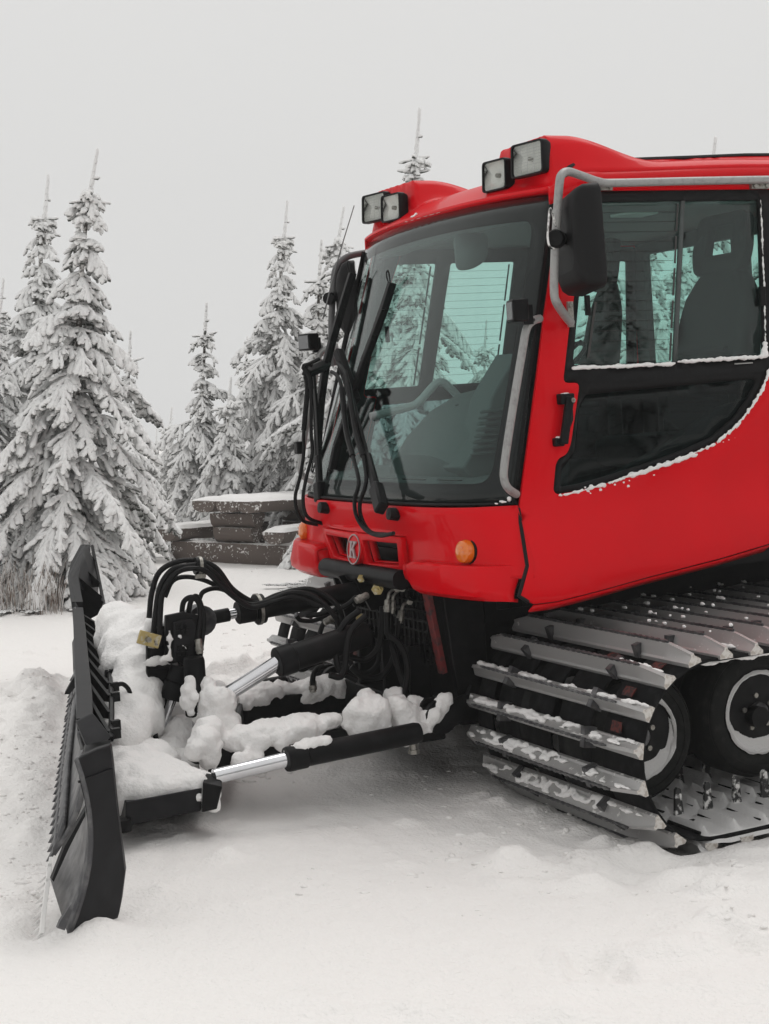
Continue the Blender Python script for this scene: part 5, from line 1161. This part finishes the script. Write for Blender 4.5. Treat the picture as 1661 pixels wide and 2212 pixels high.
# near end plate: the big black C-shaped cheek
EPX = [(165, 1642), (178, 1632), (210, 1618), (238, 1610), (243, 1650), (252, 1740), (262, 1820), (270, 1882), (262, 1945), (254, 1985), (200, 2000), (150, 2020), (160, 2000), (176, 1950), (187, 1890), (191, 1830), (189, 1780), (182, 1730), (172, 1690)]
k = MB()
def EPd(px, py): return 5.46 + max(0, (px - 165)) * .0020 - 0.0
k.prism([loc(D(x, y, EPd(x, y))) for x, y in EPX], (.02, .05, .0)); k.build('end_plate', BLADE, bl, bevel=.006)
k = MB(); k.prism([loc(D(x, y, EPd(x, y) - .012)) for x, y in [(169, 1688), (243, 1660), (244, 1664), (170, 1692)]], (0, .01, 0)); k.build('end_plate_fold', BLADE, bl)
k = MB(); k.prism([loc(D(x, y, 5.40)) for x, y in [(124, 2005), (140, 2010), (158, 1960), (155, 1950), (140, 1975), (130, 1990)]], (.0, .02, 0)); k.build('cutting_corner', WORN, bl)
k = MB(); k.prism([loc(D(x, y, 5.75)) for x, y in [(116, 1905), (150, 1830), (193, 1745), (190, 1740), (140, 1828), (112, 1900)]], (0, .03, 0)); k.build('wing_edge', BLADE, bl)
# cutting edge with saw teeth
TP = [D(118, 1846, 6.35), D(132, 1690, 7.4), D(150, 1560, 8.6), D(163, 1452, 9.9)]
def along(P, t):
    L = [np.linalg.norm(b - a) for a, b in zip(P[:-1], P[1:])]; s = t * sum(L)
    for a, b, l in zip(P[:-1], P[1:], L):
        if s <= l: return lerp(a, b, s / l)
        s -= l
    return P[-1]
TD = (TP[-1] - TP[0]) / np.linalg.norm(TP[-1] - TP[0]); OUTW = np.array([-.98, -.19, 0])
k = MB(); k.grid([[loc(along(TP, t) + OUTW * .0 + ZZ * .12 - OUTW * .03) for t in np.linspace(0, 1, 12)], [loc(along(TP, t) + OUTW * .01) for t in np.linspace(0, 1, 12)]]); k.build('cutting_edge', WORN, bl, solid=.016)
for i in range(30):
    c = along(TP, (i + .5) / 30.); k = MB(); k.prism([loc(c + TD * .045 + ZZ * .055), loc(c - TD * .045 + ZZ * .015), loc(c - TD * .05 + OUTW * .035 - ZZ * .03), loc(c + TD * .0 + OUTW * .012 + ZZ * .005)], loc(c + OUTW * -.014) - loc(c)); k.build('tooth', WORN, bl)
for P in ([(168, 1452), (158, 1465), (143, 1492), (139, 1500), (150, 1500), (168, 1478)], [(160, 1500), (150, 1520), (146, 1545), (138, 1556), (160, 1552), (170, 1520)]):
    k = MB(); k.prism([loc(D(x, y, 8.9)) for x, y in P], (.03, .10, 0)); k.build('wing_cutter', BLADE, bl)
WT = [D(106, 1858, 5.95), D(97, 1925, 5.72), D(88, 2000, 5.50)]; SNT = frosted('snowed_steel', (.25, .25, .25), scale=20, lo=.3, hi=.5)
for i in range(9):
    c = along(WT, (i + .5) / 9.) - ZZ * .022; td = (WT[0] - WT[-1]) / np.linalg.norm(WT[0] - WT[-1]); k = MB(); k.prism([loc(c + td * .035 + ZZ * .03), loc(c - td * .035 + ZZ * .0), loc(c - td * .04 + OUTW * .04 - ZZ * .03), loc(c + OUTW * .01 - ZZ * .02)], loc(c - OUTW * .012) - loc(c)); k.build('tooth', SNT, bl)
# spoiler frame on top: front channel, rear rail, ribs between them
TB = [D(168, 1552, 6.25), D(168, 1500, 6.7), D(163, 1420, 7.6), D(161, 1360, 8.7), D(158, 1312, 9.9)]; TW = [D(157, 1300, 10.0), D(148, 1246, 10.7), D(155, 1215, 11.1), D(176, 1176, 11.5)]
RB = [D(240, 1590, 6.15), D(241, 1510, 6.9), D(237, 1450, 7.8), D(231, 1380, 8.9), D(226, 1320, 10.0)]; RW = [D(226, 1312, 10.1), D(222, 1290, 10.8), D(214, 1250, 11.2), D(199, 1176, 11.6)]
def channel(P, wid, ht, m, name):
    k = MB(); rows = []
    side_ = np.array([1, .0, 0]); dn = np.array([0, 0, -1.])
    for p in P: rows.append([loc(q) for q in (p - side_ * .006 - ZZ * .0, p + side_ * wid, p + side_ * wid + dn * ht, p + dn * ht, p - side_ * .006)])
    k.grid(rows); k.add(rows[0][:4], [(0, 1, 2, 3)]); k.add(rows[-1][:4], [(0, 1, 2, 3)]); return k.build(name, m, bl, bevel=.003, angle=30)
channel(TB, .062, .05, BLADE, 'top_rail'); channel(TW, .065, .06, BLADE, 'top_rail')
k = MB(); k.tube([loc(p - ZZ * .012) for p in RB], .012, 6, 3); k.tube([loc(p - ZZ * .012) for p in RW], .012, 6, 3); k.build('rear_rail', STEEL, bl)
k = MB(); k.prism([loc(D(x, y, d)) for x, y, d in [(166, 1560, 6.2), (202, 1542, 6.22), (240, 1590, 6.12), (236, 1597, 6.10), (186, 1610, 6.08)]], (.0, .03, 0)); k.build('frame_end', BLADE, bl, bevel=.003)
k = MB(); k.hexa([loc(D(x, y, d)) for x, y, d in [(178, 1655, 6.0), (235, 1640, 5.9), (238, 1612, 6.0), (186, 1615, 6.1), (178, 1622, 6.2), (235, 1600, 6.2), (240, 1592, 6.2), (186, 1600, 6.3)]]); k.build('joint_block', STEEL, bl)
def rib(P, Q, t, tb, name='rib'):
    a = along(P, t) + np.array([.04, 0, -.02]); b = along(Q, tb); c = b - np.array([.0, 0, .03]); e = a - ZZ * .07
    k = MB(); k.prism([loc(a), loc(b), loc(c), loc(e + np.array([0, 0, -.12]))], loc(a + np.array([-.02, .02, 0])) - loc(a)); k.build(name, STEEL, bl)
for t in np.linspace(.18, .98, 9): rib(TB, RB, t, max(0, t - .16))
for t in np.linspace(.15, .98, 5): rib(TW, RW, t, max(0, t - .12))
k = MB(); k.grid([[loc(p + np.array([.05, 0, -.05])) for p in TB], [loc(lerp(p, q, .35) - ZZ * .10) for p, q in zip(TB, RB)], [loc(lerp(p, q, .6) - ZZ * .18) for p, q in zip(TB, RB)]]); k.grid([[loc(p + np.array([.05, 0, -.05])) for p in TW], [loc(lerp(p, q, .5) - ZZ * .2) for p, q in zip(TW, RW)]]); k.build('back_sheet', STEEL, bl, solid=.006)
for t in (.02, .06, .22, .30, .42, .5, .62, .7, .85): 
    c = along(RB, t); k = MB(); k.box(loc(c + np.array([.018, 0, -.005])), (.035, .03, .04)); k.build('rail_bolt', STEEL, bl)
# brackets behind the blade
k = MB(); k.hexa([S(270, 1785, v=1.12), S(433, 1752, v=1.12), S(440, 1740, v=1.7), S(240, 1760, v=1.7), S(272, 1733, v=1.12), S(436, 1702, v=1.12), S(440, 1690, v=1.7), S(250, 1700, v=1.7)]); k.build('side_bracket', BLADE, bl, bevel=.004)
k = MB(); k.hexa([S(436, 1755, v=1.10), S(468, 1748, v=1.10), S(475, 1730, v=1.3), S(440, 1735, v=1.3), S(438, 1690, v=1.10), S(480, 1700, v=1.10), S(480, 1675, v=1.3), S(445, 1670, v=1.3)]); k.build('bracket_end', STEEL, bl, bevel=.004)
k = MB(); k.lathe(S(268, 1795, v=1.1), (0, 0, 1), [(0, .0), (0, .035), (.05, .035), (.05, 0)], 12); k.build('skid_stub', STEEL, bl)
k = MB(); k.prism([S(x, y, v=1.75) for x, y in [(255, 1590), (300, 1592), (312, 1588), (312, 1574), (300, 1578), (256, 1572)]], (0, .3, 0)); k.build('rear_lug', STEEL, bl)

# ================================================================== snow lying on the machine
def blobs(name, L, label, vox=.022, disp=.022, parent=None, mtl=None, size=.11, soft=3):
    """lumps of snow: ellipsoids fused into one skin and roughened"""
    mb = MB(); bmx = bmesh.new(); bmesh.ops.create_icosphere(bmx, subdivisions=2, radius=1); bv = [v.co.copy() for v in bmx.verts]; bf = [tuple(v.index for v in f.verts) for f in bmx.faces]; bmx.free()
    for (c, r) in L:
        r = (r, r, r) if np.isscalar(r) else r; mb.add([(c[0] + v[0] * r[0], c[1] + v[1] * r[1], c[2] + v[2] * r[2]) for v in bv], bf)
    o = mb.build(name, mtl or SNOWP, None); o.matrix_world = groomer.matrix_world
    md = o.modifiers.new('fuse', 'REMESH'); md.mode = 'VOXEL'; md.voxel_size = vox; md.use_smooth_shade = True
    sm = o.modifiers.new('soft', 'SMOOTH'); sm.iterations = soft; sm.factor = .6
    tx = bpy.data.textures.new('snow_lumps', 'CLOUDS'); tx.noise_scale = size; tx.noise_depth = 3
    dm = o.modifiers.new('lumpy', 'DISPLACE'); dm.texture = tx; dm.strength = disp * 2; dm.mid_level = .5; dm.texture_coords = 'LOCAL'
    if vox >= .010:
        t2 = bpy.data.textures.new('snow_crumbs', 'VORONOI'); t2.noise_scale = size * .45; t2.noise_intensity = 1.2
        dm = o.modifiers.new('crumbly', 'DISPLACE'); dm.texture = t2; dm.strength = disp * .5; dm.mid_level = .35; dm.texture_coords = 'LOCAL'
    tag(o, label, 'snow', kind='stuff'); return o
def run(pts, n, r, jit=.02, seed=0):
    rg = np.random.default_rng(seed); P = [np.asarray(p, float) for p in pts]; out = []
    for i in range(n):
        c = along(P, (i + .5) / n) + rg.standard_normal(3) * jit * np.array([1, 1, .4]); k_ = rg.uniform(.75, 1.3); out.append((c, tuple(np.broadcast_to(np.array(r, float) * k_, 3))))
    return out
B1 = []
for (x, y, v, r) in [(255, 1345, 2.75, .13), (275, 1360, 2.65, .13), (300, 1370, 2.5, .12), (262, 1400, 2.55, .13), (290, 1410, 2.4, .14), (265, 1450, 2.35, .13), (300, 1450, 2.2, .12), (270, 1495, 2.15, .12), (300, 1500, 2.05, .12), (268, 1540, 1.95, .12), (300, 1545, 1.9, .11), (310, 1480, 2.1, .10), (305, 1430, 2.3, .11),
                     (315, 1520, 2.0, .08), (262, 1580, 1.8, .10), (290, 1570, 1.8, .08), (325, 1480, 2.15, .10), (320, 1560, 1.95, .09), (240, 1380, 2.8, .10), (243, 1450, 2.5, .08), (245, 1520, 2.2, .07), (310, 1350, 2.45, .08), (330, 1350, 2.3, .05)]:
    B1.append((S(x, y, v=v), r))
blobs('snow_mound', B1, 'thick rounded snow mound packed between the blade frame and the black mast', vox=.02, disp=.035, size=.16, soft=18)
B2 = []
for (x, y, v, r) in [(262, 1630, 1.8, .11), (300, 1632, 1.8, .11), (340, 1650, 1.7, .11), (300, 1660, 1.6, .12), (262, 1665, 1.6, .12), (340, 1675, 1.5, .11), (380, 1685, 1.45, .09), (262, 1695, 1.4, .11), (300, 1700, 1.35, .10), (350, 1695, 1.35, .09), (400, 1690, 1.4, .08), (275, 1680, 1.5, .12), (320, 1690, 1.42, .11), (440, 1695, 1.32, .07), (460, 1715, 1.22, .05), (270, 1715, 1.25, .07), (310, 1715, 1.22, .065), (350, 1705, 1.22, .065), (390, 1698, 1.22, .06), (425, 1694, 1.2, .055), (380, 1670, 1.55, .07), (455, 1735, 1.16, .045), (465, 1745, 1.14, .035), (258, 1745, 1.3, .05), (430, 1720, 1.13, .03)]:
    B2.append((S(x, y, v=v), r))
blobs('snow_mound', B2, 'smooth snow heaped over the bracket at the near end of the blade', vox=.016, disp=.022, size=.14, soft=18)
B3 = run([S(720, 1560, v=1.50), S(640, 1572, v=1.52), S(560, 1590, v=1.55), S(490, 1600, v=1.6)], 15, (.085, .085, .05), .02, 4)
B3 += [(S(440, 1610, v=1.52), .085), (S(425, 1620, v=1.48), .06), (S(450, 1580, v=1.6), .07), (S(470, 1560, v=1.8), .08), (S(450, 1640, v=1.5), .05), (S(474, 1506, v=1.70), .06), (S(488, 1520, v=1.70), .055), (S(458, 1510, v=1.74), .065), (S(470, 1545, v=1.72), .08), (S(495, 1560, v=1.70), .06), (S(440, 1540, v=1.8), .07), (S(452, 1480, v=1.78), .04)]
B3 += run([S(520, 1650, v=1.44), S(545, 1630, v=1.44)], 3, .05, .01, 5) + run([S(600, 1610, v=1.44), S(620, 1608, v=1.44)], 2, .04, .01, 6) + [(S(555, 1645, v=1.44), .045)]
blobs('snow_mound', B3, 'ragged snow along the near push beam of the blade', vox=.014, disp=.03, size=.09)
B4 = run([S(745, 1480, v=2.62), S(680, 1480, v=2.6), S(600, 1495, v=2.6), S(510, 1515, v=2.5)], 18, (.075, .075, .05), .02, 7) + [(S(480, 1520, v=2.3), .08), (S(470, 1500, v=2.2), .06)]
blobs('snow_mound', B4, 'ragged snow along the far push beam behind the lift ram', vox=.015, disp=.03, size=.09)
B5 = [(S(775, 1545, v=1.42), .075), (S(800, 1535, v=1.42), .085), (S(815, 1555, v=1.4), .08), (S(785, 1570, v=1.4), .07), (S(760, 1560, v=1.42), .05), (S(790, 1510, v=1.5), .05)]
blobs('snow_lump', B5, 'big round snow lump frozen on the cross beam under the nose', vox=.016, disp=.028, size=.08)
B6 = [(S(860, 1530, v=1.42), .07), (S(875, 1550, v=1.4), .07), (S(890, 1570, v=1.38), .06), (S(895, 1530, v=1.5), .06), (S(850, 1510, v=1.6), .06), (S(885, 1590, v=1.35), .05), (S(905, 1555, v=1.4), .045), (S(830, 1580, v=1.36), .035), (S(945, 1530, v=1.38), .045), (S(958, 1520, v=1.38), .045), (S(940, 1548, v=1.36), .04), (S(925, 1575, v=1.36), .03), (S(965, 1510, v=1.38), .03)]
blobs('snow_lump', B6, 'broken snow clods round the push frame pivot by the track', vox=.015, disp=.03, size=.07)
B7 = run([S(630, 1622, v=1.22), S(665, 1608, v=1.22), S(700, 1598, v=1.22)], 8, (.035, .03, .02), .008, 9)
blobs('snow_lump', B7, 'thin ridge of snow on top of the near angle ram', vox=.010, disp=.015, size=.05)
B8 = [(S(367, 1380, v=1.905), (.012, .008, .05)), (S(366, 1405, v=1.905), (.016, .008, .04)), (S(358, 1424, v=1.905), (.04, .008, .018)), (S(338, 1424, v=1.98), (.05, .02, .018)), (S(390, 1375, v=1.90), (.012, .005, .02)), (S(395, 1395, v=1.90), (.010, .005, .025)), (S(404, 1402, v=1.90), (.010, .005, .028)), (S(360, 1428, v=1.99), (.05, .02, .02)), (S(335, 1430, v=1.99), (.06, .03, .02)), (S(408, 1490, v=1.79), .042), (S(406, 1515, v=1.79), .04), (S(412, 1470, v=1.79), .03), (S(418, 1505, v=1.76), .03), (S(414, 1540, v=1.76), .022), (S(428, 1590, v=1.77), .035), (S(428, 1610, v=1.76), .035), (S(400, 1332, v=2.05), (.09, .08, .02)), (S(370, 1342, v=2.05), (.07, .08, .02)), (S(432, 1570, v=1.8), .03), (S(430, 1600, v=1.75), .035), (S(380, 1452, v=2.0), (.02, .02, .06))]
blobs('snow_lump', B8, 'small caked snow bits on the mast and tilt rams behind the blade', vox=.011, disp=.014, size=.05)
B1x = 0
B9 = [(S(400, 1560, v=2.2), .12), (S(390, 1600, v=2.0), .12), (S(370, 1630, v=1.9), .10), (S(420, 1570, v=2.3), .10), (S(355, 1600, v=2.1), .09), (S(460, 1600, v=2.1), .12), (S(400, 1650, v=1.75), .07)]
blobs('snow_mound', B9, 'snow filling the gap below the mast between blade and push frame', vox=.018, disp=.03, size=.13, soft=6)
B10 = []
for i, (u, dv) in enumerate([(1.0, .25), (1.3, .2), (.7, .2)]): pass
# flecks and lines of snow on the glass, sills and skin
def caps(name, pts, r, label, n, jit=.004, seed=1, **k): 
    return blobs(name, run(pts, n, r, jit, seed), label, **k)
ssp = lambda x, y, off=.012: side(*SS(x, y), off=off)
caps('snow_line', [ssp(1200, 1071), ssp(1240, 1064), ssp(1303, 1046), ssp(1391, 1016), ssp(1470, 990), ssp(1540, 960)], (.013, .006, .008), 'wind-blown snow line under the curved lower door window', 60, .003, 3, vox=.006, disp=.008, size=.03)
caps('snow_line', [ssp(1340, 1034), ssp(1391, 1017), ssp(1450, 998), ssp(1500, 980)], (.026, .007, .012), 'thicker snow ridge midway along the lower door window edge', 24, .004, 5, vox=.007, disp=.01, size=.03)
caps('snow_line', [ssp(1545, 956), ssp(1592, 916), ssp(1625, 872), ssp(1645, 838), ssp(1658, 800), side(1.55, 1.93, .012)], (.009, .006, .012), 'thin snow line rising along the rear curve of the lower door window', 44, .002, 7, vox=.005, disp=.004, size=.03)
caps('snow_line', [ssp(1238, 795), ssp(1340, 791), ssp(1452, 786)], (.02, .012, .010), 'snow strip on the sill of the forward sliding pane', 40, .003, 9, vox=.006, disp=.007, size=.03)
caps('snow_line', [ssp(1462, 782), ssp(1560, 776), ssp(1648, 770), ssp(1650, 740)], (.02, .012, .011), 'snow strip on the sill of the rear sliding pane', 40, .003, 11, vox=.006, disp=.008, size=.03)
caps('snow_line', [ssp(1640, 432), ssp(1644, 540), ssp(1648, 640), ssp(1650, 735)], (.006, .004, .018), 'rime along the rear upright of the sliding window', 36, .001, 12, vox=.005, disp=.005, size=.03)
fl = []; rg = np.random.default_rng(3)
for (x, y, r) in [(1268, 1060, .012), (1275, 1052, .015), (1295, 1058, .010), (1302, 1048, .016), (1326, 1047, .010), (1355, 1050, .011), (1262, 1053, .007), (1345, 1042, .009), (1572, 950, .006), (1560, 955, .005), (1585, 946, .004), (1290, 1049, .009), (1375, 1030, .008), (1410, 1026, .008), (1357, 1038, .006), (1273, 1066, .008)]: fl.append((ssp(x, y, .008), (r, .005, r * .8)))
blobs('snow_flecks', fl, 'snow flecks stuck to the red panel under the door window', vox=.0035, disp=.004, size=.02)
fl = [(ssp(1212, 852, .03), (.03, .02, .008)), (ssp(1198, 945, .03), (.014, .015, .006))]
blobs('snow_flecks', fl, 'snow caught on top of the black door handle', vox=.004, disp=.003, size=.02)
fl = [(SW(1085, 1084, .01), (.008, .04, .008)), (SW(1100, 1078, .01), (.008, .02, .014)), (SW(1070, 1088, .01), (.006, .03, .005))]
blobs('snow_flecks', fl, 'snow in the lower near corner of the windscreen', vox=.0045, disp=.004, size=.02)
fl = [(WS(-a, 2.80, .014), (.006, .05, .004)) for a in (.05, .12, -.02, -.1, -.18, -.25, -.4, -.5)] + [(np.array([ws_u(0.02, 2.79) - .0, VC + .15, 2.832]), (.008, .014, .008)), (np.array([ws_u(0.02, 2.79) - .01, VC + .17, 2.822]), (.007, .03, .005))]
blobs('snow_flecks', fl, 'thin frost line and fleck on the red visor above the windscreen', vox=.004, disp=.002, size=.02)
# snow caught on the front grousers
rg = np.random.default_rng(21)
def grouser_snow(i, label, amt, seed):
    rg = np.random.default_rng(seed); a = slots[i][0]; nu, nw = math.cos(R_(a)), math.sin(R_(a)); c0 = TC + RC * np.array([nu, nw]); tu, tw = -nw, nu
    if i == 6: c0 = np.array([.098, -.032]); nu, nw = -.62, -.78; tu, tw = .78, -.62
    up = 1 if tw > 0 else -1; L = []
    for _ in range(int(40 * amt)):
        v = rg.uniform(.04, 1.42); m = math.sin(v * 5 + seed) + math.sin(v * 11 + seed * 2) * .6
        if m < .1 and rg.random() < .75: continue
        h = rg.uniform(.018, .07); y = up * (.034 * (1 - h / .1) + .004); L.append(((c0[0] + nu * h + tu * y, v, c0[1] + nw * h + tw * y), (rg.uniform(.008, .018), rg.uniform(.02, .06), rg.uniform(.006, .013))))
    blobs('snow_crust', L, label, vox=.007, disp=.010, size=.03)
for i, lb in enumerate(['snow crumbs on the uppermost front cross bar of the near track', 'snow crust on the second front cross bar from the top', 'snow crust with hanging bits on the third front cross bar', 'snow sheet lying on the fourth front cross bar, the flat one', 'snow crust on the fifth front cross bar, second above the ground', 'dirty snow crust on the lowest front cross bar']): grouser_snow(i, lb, [1.0, 1.5, 1.6, 2.6, 2.2, 2.4][i], 50 + i)
# snow carpet on the lower run of the belts, with the bars showing as ridges
k = MB(); us = np.linspace(.20, 4.4, 330); vs = np.linspace(.0, 1.42, 44); rows = []
for u in us:
    row = []
    for v in vs:
        ph_ = .26 + (.07 if v > .36 else 0); rid = math.exp(-(((u - ph_ + .08) % .16 - .08) / .018) ** 2) * (1 if (.05 < v < .31 or .41 < v < .67 or v > .75) else 0)
        row.append(np.array([u, v, -.068 + .040 * rid + .012 * float(vnoise(np.array(u * 14), np.array(v * 14), 90)) - (.03 if v < .02 else 0) - .03 * max(0, (.26 - u) / .06)]))
    rows.append(row)
o = k.grid(rows).build('snow_carpet', SNOWD); o.matrix_world = groomer.matrix_world; tag(o, 'grey packed snow carpet on the lower run of the near track belts', 'snow', kind='stuff')
fl = []; rg = np.random.default_rng(8)
for u in np.arange(.36, 1.6, .10): fl.append(((u, .10 + rg.uniform(-.02, .03), .652), (.06, .05, .016)))
blobs('snow_lump', fl, 'snow hanging under the top run of the near track, above the wheels', vox=.010, disp=.012, size=.06)
fl = [((rg.uniform(.40, 2.2), rg.uniform(.1, 1.35), .692), (rg.uniform(.02, .05), rg.uniform(.03, .09), .010)) for _ in range(80)] + [((u + rg.uniform(-.01, .01), rg.uniform(.1, 1.35), .778), (.010, rg.uniform(.01, .03), .010)) for u in np.arange(.382, 3, .16) for _ in range(7)]
blobs('snow_crust', fl, 'snow crumbs scattered over the top run of the near track', vox=.009, disp=.010, size=.04)
